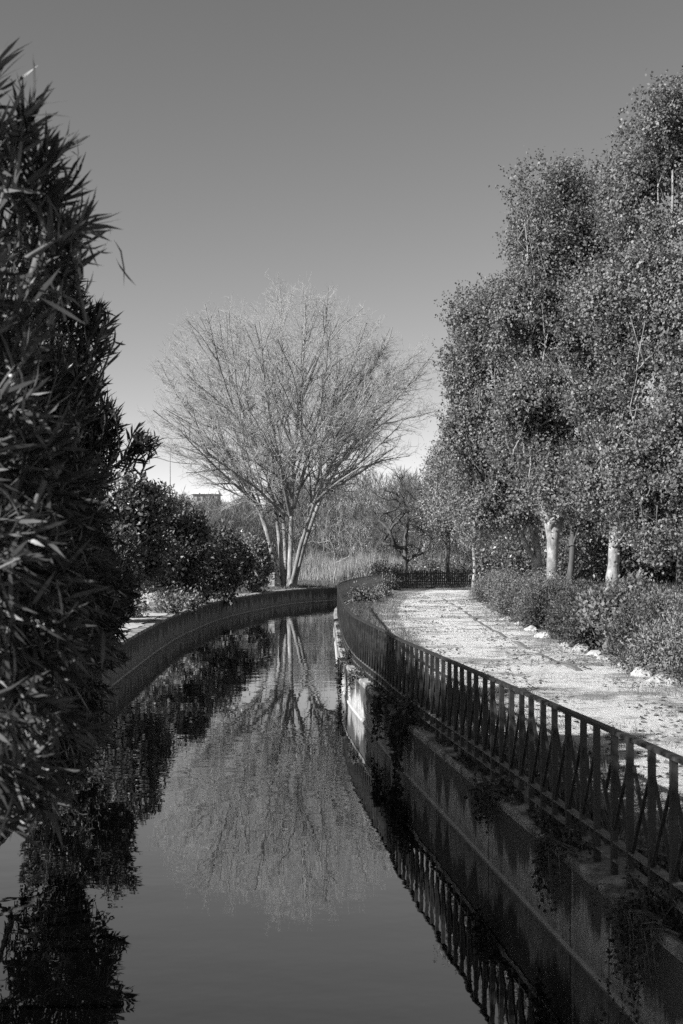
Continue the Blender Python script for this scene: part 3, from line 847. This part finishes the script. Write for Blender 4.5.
for st in STEMS:
    q = np.array([zoomP(*s) for s in st])
    u = np.linspace(0, 1, len(q)); uu = np.linspace(0, 1, 26)
    q = np.stack([np.interp(uu, u, q[:, k]) for k in range(3)], 1)
    for _ in range(2): q[1:-1] = (q[:-2] + 2 * q[1:-1] + q[2:]) / 4
    seeds.append(q)
pop_base = zoomP(335, 724, 0)
bt = thing('bare_tree', 'wide bare tree with several pale stems from one foot at the canal bend', 'tree', pop_base)
cx, cz = P(290, 0, 82)[0], P(0, 398, 82)[2]
k82 = 82 / F
def dome_r(d):
    """how far the crown reaches from its middle in direction d (an uneven dome)"""
    a = np.array([144, 130, 117 if d[2] > 0 else 132]) * k82
    r = 1 / math.sqrt(((d / a) ** 2).sum())
    return r * (.95 + .16 * noise.noise(Vector(d * 2.4)) + .18 * noise.noise(Vector(d * 6)))
DC = np.array([cx, 82, cz])
def room(p):
    v = p - DC; l = np.linalg.norm(v) + 1e-6
    return dome_r(v / l) - l
wood = []
def shoot(p, d, L, r, lev):
    """one branch: almost straight, bending a little upward; returns points and radii"""
    n = {1: 12, 2: 7, 3: 4, 4: 3}[lev]
    pts = [p]; d = d / np.linalg.norm(d); stp = L / (n - 1)
    for q in range(n - 1):
        d = d + np.array([0, 0, .045 * (4 if lev > 2 else 2) * stp / max(L, 1) * 2]) + RNG.normal(size=3) * (.075 if lev < 3 else .2); d /= np.linalg.norm(d)
        nx_ = pts[-1] + d * stp
        if lev < 4 and room(nx_) < -.2: break
        pts.append(nx_)
    if len(pts) < 2: return None
    pts = np.array(pts); rr = r * np.linspace(1, .38, len(pts))
    wood.append((pts, rr)); return pts, rr
def side(t, out, ang):
    """a direction at angle ang from t, leaning towards out"""
    r = RNG.normal(size=3) + out * .55; r -= r.dot(t) * t; r /= np.linalg.norm(r)
    return t * math.cos(ang) + r * math.sin(ang)
def along(pts, f):
    x = f * (len(pts) - 1); a = min(int(x), len(pts) - 2); u = x - a
    t = pts[a + 1] - pts[a]; return pts[a] * (1 - u) + pts[a + 1] * u, t / np.linalg.norm(t), a
TW = (.0105, .0065)
def twigs(pts, rr, step, lo=.1):
    L = np.linalg.norm(np.diff(pts, axis=0), axis=1).sum()
    for q in range(max(1, int(L / step))):
        f = RNG.uniform(lo, 1); p, t, a = along(pts, f); l = RNG.uniform(.35, 1.1)
        res = shoot(p, side(t, norm(p - DC) + [0, 0, .3], RNG.uniform(.45, 1.25)), l, max(TW[0], rr[a] * .5), 3)
        if res is None: continue
        for _ in range(2):
            p2, t2, _a = along(res[0], RNG.uniform(.25, .95))
            shoot(p2, side(t2, np.array([0, 0, .5]), RNG.uniform(.4, 1.2)), RNG.uniform(.25, .7), TW[1] * 1.2, 4)
for sd, q in enumerate(seeds):
    L = np.linalg.norm(np.diff(q, axis=0), axis=1).sum(); r0 = STEM_R[sd]
    # the stem runs on until it leaves the dome
    d = norm(q[-1] - q[-4]); ext = []
    p = q[-1]
    while room(p) > .3 and len(ext) < 14: p = p + d * .8 + RNG.normal(size=3) * .05; ext.append(p)
    if ext: q = np.vstack([q, ext])
    q = q + np.cumsum(RNG.normal(size=q.shape) * .018, axis=0) * (np.linspace(0, 1, len(q))[:, None])
    rr = r0 * np.linspace(1, .12, len(q)) + .012; rr[0] *= 1.25
    tubes([(q, rr)], 'trunk' if r0 > .15 else 'limb', M['poplar_bark'] if r0 > .15 else M['limb_bark'], bt)
    L = np.linalg.norm(np.diff(q, axis=0), axis=1).sum()
    nlimb = int(L * .78)
    for f in np.linspace(.22 if sd < 8 else .12, .97, nlimb):
        f = min(.985, max(.1, f + RNG.normal() * .02)); p, t, a = along(q, f)
        if room(p) < -1.5 and p[2] > cz: continue
        out = norm((p - DC) * [1, 1, .2] + RNG.normal(size=3) * .8)
        if f < .45: out = norm(out + [0, 0, -.1])
        dd = side(t, out, RNG.uniform(.35, .7) if f < .6 else RNG.uniform(.3, .6))
        l1 = (1 - f) * L * .5 + RNG.uniform(1.6, 4.2)
        if p[2] < cz - 5 * k82 and RNG.random() < .25:
            dd = side(t, norm(out * [1, 1, .1]), RNG.uniform(.55, 1.0)); l1 = RNG.uniform(3.5, 7.5)
        res = shoot(p, dd, l1, min(rr[a] * .6, .02 + .0085 * l1), 1)
        if res is None: continue
        l1 = np.linalg.norm(np.diff(res[0], axis=0), axis=1).sum()
        for f2 in np.linspace(.12, .97, max(2, int(l1 / .42))):
            p2, t2, a2 = along(res[0], min(.98, f2 + RNG.random() * .03))
            r2 = shoot(p2, side(t2, norm(p2 - DC) * .6 + [0, 0, .3], RNG.uniform(.45, 1.0)), (1 - f2) * l1 * .36 + RNG.uniform(.5, 1.6), max(.013, res[1][a2] * .5), 2)
            if r2 is not None: twigs(r2[0], r2[1], .30)
    twigs(q, rr, .35 if r0 > .085 else .16, .5 if r0 > .085 else .2)
tubes([c for c in wood if c[1][0] < .024], 'crown', M['twig'], bt)
tubes([c for c in wood if c[1][0] >= .024], 'limb', M['limb_bark'], bt)

# small bare trees farther back
def bare_small(name, label, px, py, Z, h_px, w_px, n, rt, mat, twn=5, cat='tree'):
    base = np.array(P(px, py, Z)); base[2] = float(ground_z(base[0], base[1]))
    k = Z / F; h = h_px * k; w = w_px * k
    t = thing(name, label, cat, tuple(base))
    trunk = [base + np.array([RNG.normal() * .06, RNG.normal() * .06, h * u]) for u in np.linspace(0, .42, 7)]
    tg = []
    while len(tg) < n:
        d = RNG.normal(size=3); d /= np.linalg.norm(d); r = RNG.random() ** .33
        p = base + np.array([d[0] * w * r, d[1] * w * r, h * .62 + d[2] * h * .40 * r])
        if p[2] - base[2] < h * .3: continue
        tg.append(p)
    A, par, ns, ends, T = grow([trunk], np.array(tg), .5, 1.2, .35)
    c = chains_of(A, par, rt, .45, .2, ns)
    tubes([(p, np.linspace(max(r), r[-1], len(p))) for p, r, s in c if s], 'trunk', mat, t)
    wd = [(p, r) for p, r, s in c if not s]
    for e in ends:
        for _ in range(twn):
            d = norm(T[e] + RNG.normal(size=3) * .5 + [0, 0, .4]); L = RNG.uniform(.3, .9)
            wd.append((np.stack([A[e], A[e] + d * L * .5, A[e] + d * L]), np.array([.012, .01, .007])))
    tubes(wd, 'crown', mat, t)
bare_small('bare_tree', 'small dark bare tree fanning out behind the picket fence', 405, 572, 100, 112, 40, 260, .027, M['dark_bark'], 8)
bare_small('bare_tree', 'thin leaning sapling in front of the pale reeds right of the wide bare tree', 335, 577, 97, 75, 22, 60, .012, M['poplar_bark'], 4)
bare_small('bare_tree', 'grey twiggy bare tree in front of the far thicket beside the wide bare tree', 362, 563, 128, 75, 26, 110, .016, M['brown_bark'], 6)

# ------------------------------------------------------------------ leafy trees on the right
def leafy_tree(label, trunks, lobes, n, per, L, mat, bark, r0, spread=.2, clump=.36, cs=1.9, rtip=.012, dr=.9):
    seeds = []
    base = P(*trunks[0][0]); base = (base[0], base[1], float(ground_z(base[0], base[1])))
    for tr in trunks:
        q = np.array([P(*s) for s in tr]); q[0][2] = float(ground_z(q[0][0], q[0][1])) - .15 if tr[0][1] >= 570 else q[0][2]
        u = np.linspace(0, 1, len(q)); uu = np.linspace(0, 1, 16)
        q = np.stack([np.interp(uu, u, q[:, k]) for k in range(3)], 1)
        q[1:-1] += RNG.normal(size=(14, 3)) * [.04, .04, 0]
        for _ in range(2): q[1:-1] = (q[:-2] + 2 * q[1:-1] + q[2:]) / 4
        seeds.append(q)
    t = thing('leafy_tree', label, 'tree', base, 'leafy trees on the bank beyond the hedge')
    lob = [(c_, tuple(.9 * x for x in r_)) for c_, r_ in px_lobes(lobes, dr)]
    TG = lobe_points(lob, int(n * .8), 1.25, clump, cs)
    A, par, ns, ends, T = grow(seeds, TG, .8, .9, .35)
    ch = chains_of(A, par, rtip, .44, r0, ns); first = True
    for p, r, s in ch:
        if s:
            q0 = r0 if first else r0 * .55; first = False
            rr = np.linspace(q0, max(.03, q0 * .25), len(p)); rr[0] *= 1.3; rr[1] *= 1.1
            uu = np.linspace(0, 1, len(p) * 4); p4 = np.stack([np.interp(uu, np.linspace(0, 1, len(p)), p[:, k]) for k in range(3)], 1); r4 = np.interp(uu, np.linspace(0, 1, len(p)), rr)
            r4 = r4 * (1 + .16 * np.array([noise.noise(Vector((q[0], q[1], q[2] * 2.2))) for q in p4])); p4 = p4 + np.array([[noise.noise(Vector((q[2] * .9, 3, q[0]))), noise.noise(Vector((q[2] * .9, 9, q[1]))), 0] for q in p4]) * .09
            tubes([(p4, r4)], 'trunk', bark, t)
    front = []
    for k in range(16):                  # limbs that come out through the leaves on the lit side
        q = seeds[RNG.integers(len(seeds))]; p0 = q[RNG.integers(5, 14)]
        c_, r_ = lob[RNG.integers(len(lob))]
        d_ = norm(np.array([-.6, -.75, .25]) + RNG.normal(size=3) * .35); p1 = np.array(c_) + d_ * np.array(r_) * 1.0
        if np.linalg.norm(p1 - p0) > 7: continue
        u_ = np.linspace(0, 1, 9)[:, None]; cm = p0 * .45 + p1 * .55 + np.array([0, 0, -.12 * np.linalg.norm(p1 - p0)])
        front.append(((1 - u_) ** 2 * p0 + 2 * u_ * (1 - u_) * cm + u_ * u_ * p1 + RNG.normal(size=(9, 3)) * .03, np.linspace(.055, .014, 9)))
        main_ = front[-1][0]
        for _ in range(2):
            e_ = main_[RNG.integers(4, 8)]; front.append((np.stack([e_, e_ + norm(d_ + RNG.normal(size=3) * .6 + [0, 0, .8]) * .6, e_ + norm(d_ + RNG.normal(size=3) * .3 + [0, 0, 1.2]) * 1.5]), np.array([.025, .018, .01])))
    tubes([(p, r) for p, r, s in ch if not s] + front, 'branch', bark, t)
    per = int(per * 2.6); L *= .62; n2 = int(n * .8)
    pos = np.repeat(TG, per, axis=0) + RNG.normal(size=(len(TG) * per, 3)) * (spread * RNG.uniform(.6, 1.5, len(TG))).repeat(per)[:, None]
    C = np.array([l[0] for l in lob]); R = np.array([l[1] for l in lob])
    sp = []
    for k in range(int(n * .5)):          # sprigs that stick out of the crown
        q = RNG.integers(len(C)); d = RNG.normal(size=3); d[2] = abs(d[2]) * 1.2 - .4; d /= np.linalg.norm(d)
        p0 = C[q] + d * R[q] * .98; g_ = norm(d + np.array([0, 0, .9]) + RNG.normal(size=3) * .25); m_ = RNG.uniform(.25, 1.05)
        sp.append(p0 + g_ * m_ * RNG.random((20, 1)) + RNG.normal(size=(20, 3)) * .07)
    pos = np.vstack([pos] + sp)
    ax = RNG.normal(size=pos.shape) + [0, 0, -.35]
    ln = RNG.uniform(L * .6, L * 1.3, len(pos))
    cc = np.concatenate([np.repeat(TG, per, axis=0), pos[len(TG) * per:]])
    near = np.argmin(((cc[:, None, :] - C[None]) / R[None] ** 1.0 * np.array([1, 1, 1]))**2 @ np.ones(3), axis=1)
    fc = norm(pos - cc + 1e-6) * .9 + norm(cc - C[near]) * .9 + [0, 0, .45]
    leaf_mesh('crown', pos, ax, ln, ln * .72, mat, t, face=fc)
    return t

leafy_tree('tallest leafy tree with a short pale trunk, nearest the right edge of the hedge',
  [[(612, 597, 40), (613, 560, 40), (616, 520, 40.2), (618, 400, 40.5), (612, 260, 41)], [(614, 545, 40), (640, 470, 39.6), (668, 330, 39.5), (672, 170, 40)]],
  [(666, 132, 24, 44, 40), (702, 125, 32, 56, 40.5), (642, 168, 26, 44, 41), (628, 205, 26, 40, 42), (690, 190, 50, 80, 40), (650, 215, 42, 60, 40.5), (622, 290, 55, 65, 40), (690, 320, 65, 80, 39), (600, 370, 50, 55, 40), (650, 420, 60, 60, 38.5), (710, 450, 60, 80, 38),
   (625, 475, 50, 50, 39), (662, 552, 30, 18, 37.2), (690, 550, 26, 24, 37), (676, 510, 50, 45, 37.5), (640, 525, 36, 36, 37.8), (595, 490, 35, 45, 40)],
  2100, 44, .17, M['tree_leaf'], M['pale_bark'], .24)
leafy_tree('leafy tree with a thick straight pale trunk and three pointed crown tops',
  [[(552, 585, 45.5), (553, 550, 45.5), (558, 500, 45.6), (566, 400, 46), (572, 260, 46.5)], [(553, 545, 45.5), (535, 460, 45.3), (530, 330, 45.3), (528, 215, 45.5)], [(554, 540, 45.5), (590, 430, 46), (604, 230, 46.5)]],
  [(533, 206, 22, 40, 45.5), (566, 200, 20, 36, 46.5), (604, 202, 20, 36, 46.5), (548, 250, 42, 42, 46), (595, 265, 40, 55, 46.5), (522, 320, 42, 50, 45), (570, 340, 50, 55, 45.5), (545, 410, 48, 50, 44.5), (590, 430, 45, 50, 45.5), (560, 485, 46, 42, 44.5), (525, 475, 36, 45, 44.5)],
  2000, 42, .17, M['tree_leaf'], M['pale_bark'], .23)
leafy_tree('leafy tree with a forked pale trunk and a low rounded crown leaning left',
  [[(537, 577, 52), (538, 550, 52), (533, 520, 52), (510, 440, 52), (490, 350, 52)], [(536, 562, 52), (527, 545, 51.8), (518, 520, 51.5), (480, 450, 51)]],
  [(473, 322, 26, 26, 52), (497, 335, 38, 50, 52.5), (470, 370, 26, 30, 51.5), (490, 400, 42, 45, 51.5), (466, 440, 24, 32, 51), (505, 455, 45, 45, 51), (500, 505, 40, 34, 50.5), (540, 380, 40, 60, 53), (474, 490, 28, 38, 52), (532, 500, 32, 22, 50.5)],
  1700, 42, .18, M['tree_leaf'], M['pale_bark'], .2)
leafy_tree('paler thin tree on twin slim light trunks beyond the end of the hedge',
  [[(474, 578, 76), (474, 545, 76), (476, 500, 76), (470, 455, 76)], [(479, 578, 76), (483, 545, 76), (490, 500, 76.5), (500, 460, 77)]],
  [(455, 465, 22, 30, 77), (446, 500, 22, 34, 77), (480, 480, 32, 36, 77), (480, 515, 34, 24, 76), (515, 500, 30, 34, 78), (455, 525, 22, 16, 76)],
  620, 36, .2, M['tree_leaf_pale'], M['pale_bark'], .13, .38)
leafy_tree('leafy tree on a thin dark trunk just right of the thick pale one',
  [[(571, 588, 48), (571, 560, 48), (572, 520, 48), (580, 430, 48.5), (590, 330, 49)]],
  [(585, 400, 50, 70, 50), (600, 320, 50, 60, 51), (575, 500, 45, 40, 49), (620, 480, 45, 45, 50)],
  700, 40, .18, M['tree_leaf'], M['dark_bark'], .14)
leafy_tree('leafy tree half out of frame with a dark trunk on the right edge',
  [[(684, 602, 38), (684, 560, 38), (688, 500, 38), (700, 380, 38.5), (720, 250, 39)]],
  [(730, 200, 60, 80, 40), (740, 330, 70, 90, 39), (735, 460, 60, 70, 38), (700, 490, 40, 45, 39), (760, 420, 70, 120, 41)],
  900, 40, .17, M['tree_leaf'], M['dark_bark'], .2)
leafy_tree('distant leafy tree on a dark trunk behind the picket fence',
  [[(448, 575, 104), (448, 545, 104), (450, 510, 104), (455, 480, 104)]],
  [(445, 505, 22, 22, 104), (430, 520, 18, 22, 104), (462, 500, 25, 30, 105), (440, 475, 16, 22, 105)],
  330, 34, .24, M['tree_leaf_pale'], M['dark_bark'], .2, .45)
# dark undergrowth behind the trunks
for px, Z, r, h, lab in [(525, 66, 2.6, 2.6, 'shaded bush behind the forked trunk'), (590, 60, 2.8, 2.6, 'shaded bush in the gap between the pale trunks'), (645, 54, 2.6, 2.6, 'shaded bush behind the short pale trunk on the right'), (700, 52, 3.0, 3.0, 'deeply shaded bush at the right edge under the trees'), (560, 74, 3.4, 3.6, 'farthest shaded bush under the leafy crowns'), (640, 70, 4.0, 4.0, 'tall shaded bush filling the back under the tallest tree')]:
    x = (px - 341.5) * Z / F; zb = float(ground_z(x, Z))
    bush('shade_bush', lab, (x, Z, zb), [((x, Z, zb + h * .5), (r, r * .7, h * .5)), ((x + r * .5, Z, zb + h * .35), (r * .7, r * .6, h * .4))], int(120 * r), M['bush'], .2, 22, .3, group='shaded bushes under the leafy trees')
for px, py, Z, r, h, lab in [(385, 575, 95, 1.1, 1.9, 'dark bush left of the picket fence behind the railing end'), (425, 565, 112, 2.6, 2.2, 'wide dark bush behind the picket fence'), (465, 570, 108, 2.4, 2.3, 'dark bush behind the picket fence near the twin slim trunks'),
                            (364, 606, 62, .6, .6, 'leafy bush growing inside the bend of the railing'), (378, 597, 68, .5, .5, 'bush filling the railing corner next to the pale path'), (384, 588, 84, .8, .9, 'low bush where the railing ends near the picket fence')]:
    x = (px - 341.5) * Z / F; zb = float(ground_z(x, Z))
    bush('far_bush', lab, (x, Z, zb), [((x, Z, zb + h * .5), (r, r * .8, h * .5)), ((x + r * .6, Z, zb + h * .35), (r * .6, r * .6, h * .4))], int(110 * r), M['bush'] if Z > 90 else M['hedge'], .17 if Z > 90 else .12, 22, .2)

# ------------------------------------------------------------------ stuff: thicket, reeds, grass
pos = []
for _ in range(6500):
    Z = RNG.uniform(135, 200); px = RNG.uniform(175, 640)
    hh = (10.6 + 4 * noise.noise(Vector((px * .03, Z * .05, 1))) ) * RNG.uniform(0, 1)
    x = (px - 341.5) * Z / F; gz = float(ground_z(x, Z))
    if px < 275: hh = RNG.uniform(.2, 1) * max(.5, 2.33 + (45 - 8 * math.sin(px * .2)) * Z / F - gz)
    pos.append((x, Z, gz + hh))
pos = np.repeat(np.array(pos), 26, axis=0); pos += RNG.normal(size=pos.shape) * .45
o = leaf_mesh('thicket', pos, RNG.normal(size=pos.shape) * [.5, .5, .4] + [0, 0, .9], RNG.uniform(.5, 1.5, len(pos)), .055, M['thicket'])
stuff(o, 'grey twiggy thicket across the far side of the field', 'thicket')
n = 30000
Z = RNG.uniform(112, 134, n); px = RNG.uniform(285, 470, n); x = (px - 341.5) * Z / F
keep = np.array([noise.noise(Vector((a * .35, b * .3, 9))) + .5 * RNG.random() > .08 for a, b in zip(x, Z)]); x, Z = x[keep], Z[keep]; n = len(x)
pos = np.stack([x, Z, ground_z(x, Z)], 1)
o = leaf_mesh('reeds', pos, RNG.normal(size=pos.shape) * [.18, .18, .05] + [0, 0, 1], RNG.uniform(.7, 2.9, n) * (.7 + .5 * np.sin(x * .5) * np.sin(Z * .4)), .06, M['reed'], None, 'blade', .1)
stuff(o, 'band of tall pale dry reeds standing beyond the canal bend', 'reeds')
# grass: along the railing foot, path edges, hedge bank and the far bank
G = []
def scatter(n, xl, xr, z0, z1, dens=None):
    Z = RNG.uniform(0, 1, n) ** 1.2 * (z1 - z0) + z0; u = RNG.random(n)
    x = np.array([xl(z) + (xr(z) - xl(z)) * uu for z, uu in zip(Z, u)])
    keep = np.array([noise.noise(Vector((a * .9, b * .5, 3))) + .35 * RNG.random() > (dens or -.2) for a, b in zip(x, Z)])
    x, Z = x[keep], Z[keep]
    G.append(np.stack([x, Z, ground_z(x, Z)], 1))
rx = lambda z: float(np.interp(z, rail_pl[:, 1], rail_pl[:, 0]))
scatter(16000, lambda z: rx(z) + .25, lambda z: float(path_l(z)) + .25, 5, 60, -.25)
scatter(9000, lambda z: float(path_l(z)), lambda z: float(path_l(z)) + 1.3, 14, 60, .12)
scatter(26000, lambda z: float(path_l(z)) + .3, lambda z: float(path_r(z)), 15, 72, .26)
scatter(16000, lambda z: float(path_r(z)) - 1.1, lambda z: float(path_r(z)) + .3, 18, 75, .12)
scatter(9000, lambda z: float(path_l(z)) - .2, lambda z: float(path_l(z)) + .9, 30, 85, -.1)
scatter(5000, lambda z: float(path_r(z)) - .5, lambda z: float(path_r(z)) + .6, 20, 80, 0)
short = np.concatenate(G); G = []
scatter(20000, lambda z: rx(z) + .3, lambda z: float(path_l(z)) + .9, 8, 75, .0)
verge = np.concatenate(G); G = []
scatter(22000, lambda z: float(path_r(z)) + 1.6, lambda z: float(path_r(z)) + 11, 24, 75, -.3)
bank = np.concatenate(G); G = []
scatter(15000, lambda z: lx(z) - 7, lambda z: lx(z) - .5, 60, 88, -.2)
scatter(30000, lambda z: -8, lambda z: 12, 88.5, 108, -.2)
farb = np.concatenate(G)
pos = np.concatenate([short, verge, bank, farb])
ln = np.concatenate([RNG.uniform(.03, .12, len(short)), RNG.uniform(.06, .26, len(verge)), RNG.uniform(.12, .55, len(bank)), RNG.uniform(.1, .3, len(farb))])
wd = np.concatenate([np.full(len(short), .014), np.full(len(verge), .016), np.full(len(bank), .03), np.full(len(farb), .05)])
o = leaf_mesh('grass', pos, RNG.normal(size=pos.shape) * [.45, .45, .1] + [0, 0, .9], ln, wd, M['grass'], None, 'blade', .2)
stuff(o, 'short rough grass on the banks, along the railing and on the path edges', 'grass')
n = 7000
Z = 13 + RNG.random(n) ** 1.3 * 60; u = RNG.random(n); x = path_l(Z) + (path_r(Z) - path_l(Z)) * u
keep = np.array([noise.noise(Vector((a * .8, b_ * .35, 21))) + .55 * RNG.random() + .5 * abs(q - .5) > .42 for a, b_, q in zip(x, Z, u)])
x, Z = x[keep], Z[keep]; n = len(x)
pos = np.stack([x, Z, ground_z(x, Z) + .04], 1)
o = leaf_mesh('fallen_leaves', pos, RNG.normal(size=pos.shape) * [1, 1, .18], RNG.uniform(.05, .13, n), RNG.uniform(.03, .08, n), M['litter'], None, 'kite', .1, face=np.tile([0., 0., 1.], (n, 1)))
stuff(o, 'dry leaves and crumbs of soil lying scattered over the pale path', 'fallen leaves')
n = 22000
Z = 5.5 + RNG.random(n) ** 1.5 * 40; fx_ = np.interp(Z, face_pl[:, 1], face_pl[:, 0]); u = RNG.random(n)
x = fx_ + .02 + u * .62
keep = np.array([noise.noise(Vector((a * 1.1 - z_ * .1, z_ * .9, 7))) + .3 * RNG.random() + (b_ - .55) * .55 > .02 for a, z_, b_ in zip(x, Z, u)])
x, Z = x[keep], Z[keep]; n = len(x)
pos = np.stack([x, Z, np.full(n, .0)], 1)
o = leaf_mesh('coping_weeds', pos, RNG.normal(size=pos.shape) * [.6, .6, .1] + [-.15, 0, .6], RNG.uniform(.03, .13, n), RNG.uniform(.012, .035, n), M['weed'], None, 'kite', .25)
stuff(o, 'low dark weeds and moss growing along the coping at the foot of the railing', 'weeds')
# ------------------------------------------------------------------ left background: buildings, pole, post
hb = thing('farm_building', 'low white building on the rise far behind the left bank bushes', 'building', P(205, 500, 260))
def wall_box(name, px0, px1, py0, py1, Z, depth, mat, parent):
    a = P(px0, py1, Z); b = P(px1, py0, Z); mb = MB()
    mb.box(((a[0] + b[0]) / 2, Z + depth / 2, (a[2] + b[2]) / 2), ((b[0] - a[0]) / 2, 0, 0), (0, depth / 2, 0), (0, 0, (b[2] - a[2]) / 2)); return mb.build(name, mat, parent)
wall_box('wall', 193, 217, 493, 532, 260, 8, M['grey'], hb)
a = P(190, 494, 260); b = P(219, 488.5, 260)
mb = MB(); mb.add([(a[0], 259.5, a[2]), (b[0], 259.5, a[2]), (b[0], 268.5, a[2]), (a[0], 268.5, a[2]), (a[0] + .6, 264, b[2]), (b[0] - .6, 264, b[2])], [(0, 1, 5, 4), (2, 3, 4, 5), (1, 2, 5), (3, 0, 4), (0, 3, 2, 1)])
mb.build('roof', M['tile'], hb)
for px in (197, 203, 209): wall_box('window', px, px + 2.2, 496.5, 500, 259.8, .3, M['dark'], hb)
sb = thing('farm_building', 'long low shed with a bright eave in front of the white building', 'building', P(222, 512, 200))
wall_box('wall', 200, 241, 509.5, 520, 200, 6, M['grey'], sb)
a = P(198, 509.5, 200); b = P(243, 500, 200)
mb = MB(); mb.add([(a[0], 199.6, a[2]), (b[0], 199.6, a[2]), (b[0], 207, b[2]), (a[0], 207, b[2]), (a[0], 199.6, a[2] - .25), (b[0], 199.6, a[2] - .25)], [(0, 1, 2, 3), (4, 5, 1, 0)])
mb.build('roof', M['grey'], sb); wall_box('eave', 216, 242, 508.2, 509.6, 199.3, .25, M['white'], sb)
hb2 = thing('farm_hut', 'tiny white hut showing above the bushes beside the pole', 'building', P(172, 498, 240))
wall_box('wall', 168, 175, 493, 530, 240, 3, M['white'], hb2); wall_box('roof', 167.5, 175.5, 491.2, 493, 239.8, 3.4, M['tile'], hb2)
t = thing('white_chimney', 'slender white chimney stack standing on the rise left of the bare tree', 'chimney', P(257, 512, 230))
wall_box('stack', 255.8, 258.2, 495, 530, 230, .5, M['white'], t); wall_box('cap', 255.3, 258.7, 493.8, 495, 229.9, .7, M['grey'], t)
t = thing('lamp_pole', 'thin dark pole rising above the left bank bushes', 'pole', P(170, 500, 150))
p0 = np.array(P(170, 520, 150)); p1 = np.array(P(170, 448, 150))
tubes([(np.stack([p0 + (p1 - p0) * u for u in (0, .3, .6, 1)]), np.array([.10, .09, .07, .05]))], 'post', M['grey'], t)
mb = MB(); mb.beam(p1, p1 + np.array([1.0, 0, .12]), .08, .07); mb.build('lamp_arm', M['grey'], t)
# stone marker beside the bare tree
t = thing('marker_post', 'squat stone block standing at the foot of the bare tree', 'marker post', P(272, 585, 80))
p = P(271.5, 590, 80.5); mb = MB(); mb.box((p[0], p[1], .62), (.2, 0, 0), (0, .2, 0), (0, 0, .5)); mb.build('shaft', M['coping'], t)
mb = MB(); mb.box((p[0], p[1], 1.16), (.24, 0, 0), (0, .24, 0), (0, 0, .04)); mb.build('cap', M['coping'], t)

# ------------------------------------------------------------------ light
SUN_DIR = Vector((-.85, -.53, 0)).normalized(); EL = math.radians(31)
sv = Vector((SUN_DIR.x * math.cos(EL), SUN_DIR.y * math.cos(EL), math.sin(EL)))
sun = bpy.data.lights.new('sun', 'SUN'); sun.energy = 5.0; sun.angle = math.radians(.5); sun.color = (1, .995, .985)
so = bpy.data.objects.new('sun', sun); COL.objects.link(so); so.rotation_euler = (-sv).to_track_quat('-Z', 'Y').to_euler(); so.location = (-30, -20, 40)
w = bpy.data.worlds.new('World'); scene.world = w; w.use_nodes = True
nt = w.node_tree; bg = nt.nodes['Background']
sky = nt.nodes.new('ShaderNodeTexSky'); sky.sky_type = 'NISHITA'; sky.sun_disc = False
sky.sun_elevation = EL; sky.sun_rotation = math.atan2(SUN_DIR.x, SUN_DIR.y)
sky.air_density = .6; sky.dust_density = .05; sky.ozone_density = 1.0
sp = nt.nodes.new('ShaderNodeSeparateColor'); nt.links.new(sky.outputs[0], sp.inputs[0])     # black and white film behind an orange filter
s = mathn(nt, 'ADD', mathn(nt, 'MULTIPLY', sp.outputs[0], .95), mathn(nt, 'MULTIPLY', sp.outputs[1], .05))
cb = nt.nodes.new('ShaderNodeCombineColor')
for k in range(3): nt.links.new(s, cb.inputs[k])
nt.links.new(cb.outputs[0], bg.inputs['Color']); bg.inputs['Strength'].default_value = .116

# ------------------------------------------------------------------ camera
cam = bpy.data.cameras.new('camera'); co = bpy.data.objects.new('camera', cam); COL.objects.link(co)
co.location = (0, 0, CAM_H); co.rotation_euler = (math.radians(90), 0, 0)
cam.sensor_fit = 'VERTICAL'; cam.sensor_height = 36; cam.sensor_width = 24; cam.lens = F * 36 / 1024
cam.shift_y = (HOR - 512) / 1024; cam.clip_start = .05; cam.clip_end = 6000
cam.dof.use_dof = True; cam.dof.focus_distance = 34; cam.dof.aperture_fstop = 6.3
scene.camera = co
scene.render.resolution_x = 683; scene.render.resolution_y = 1024
scene.view_settings.view_transform = 'Standard'; scene.view_settings.look = 'None'
scene.view_settings.exposure = 0.9; scene.view_settings.gamma = 1; scene.view_settings.use_curve_mapping = False
scene.cycles.use_denoising = False
scene.cycles.sample_clamp_indirect = 1.0
scene.cycles.caustics_reflective = False; scene.cycles.caustics_refractive = False
scene.cycles.max_bounces = 6; scene.cycles.diffuse_bounces = 3; scene.cycles.glossy_bounces = 4; scene.cycles.transmission_bounces = 4
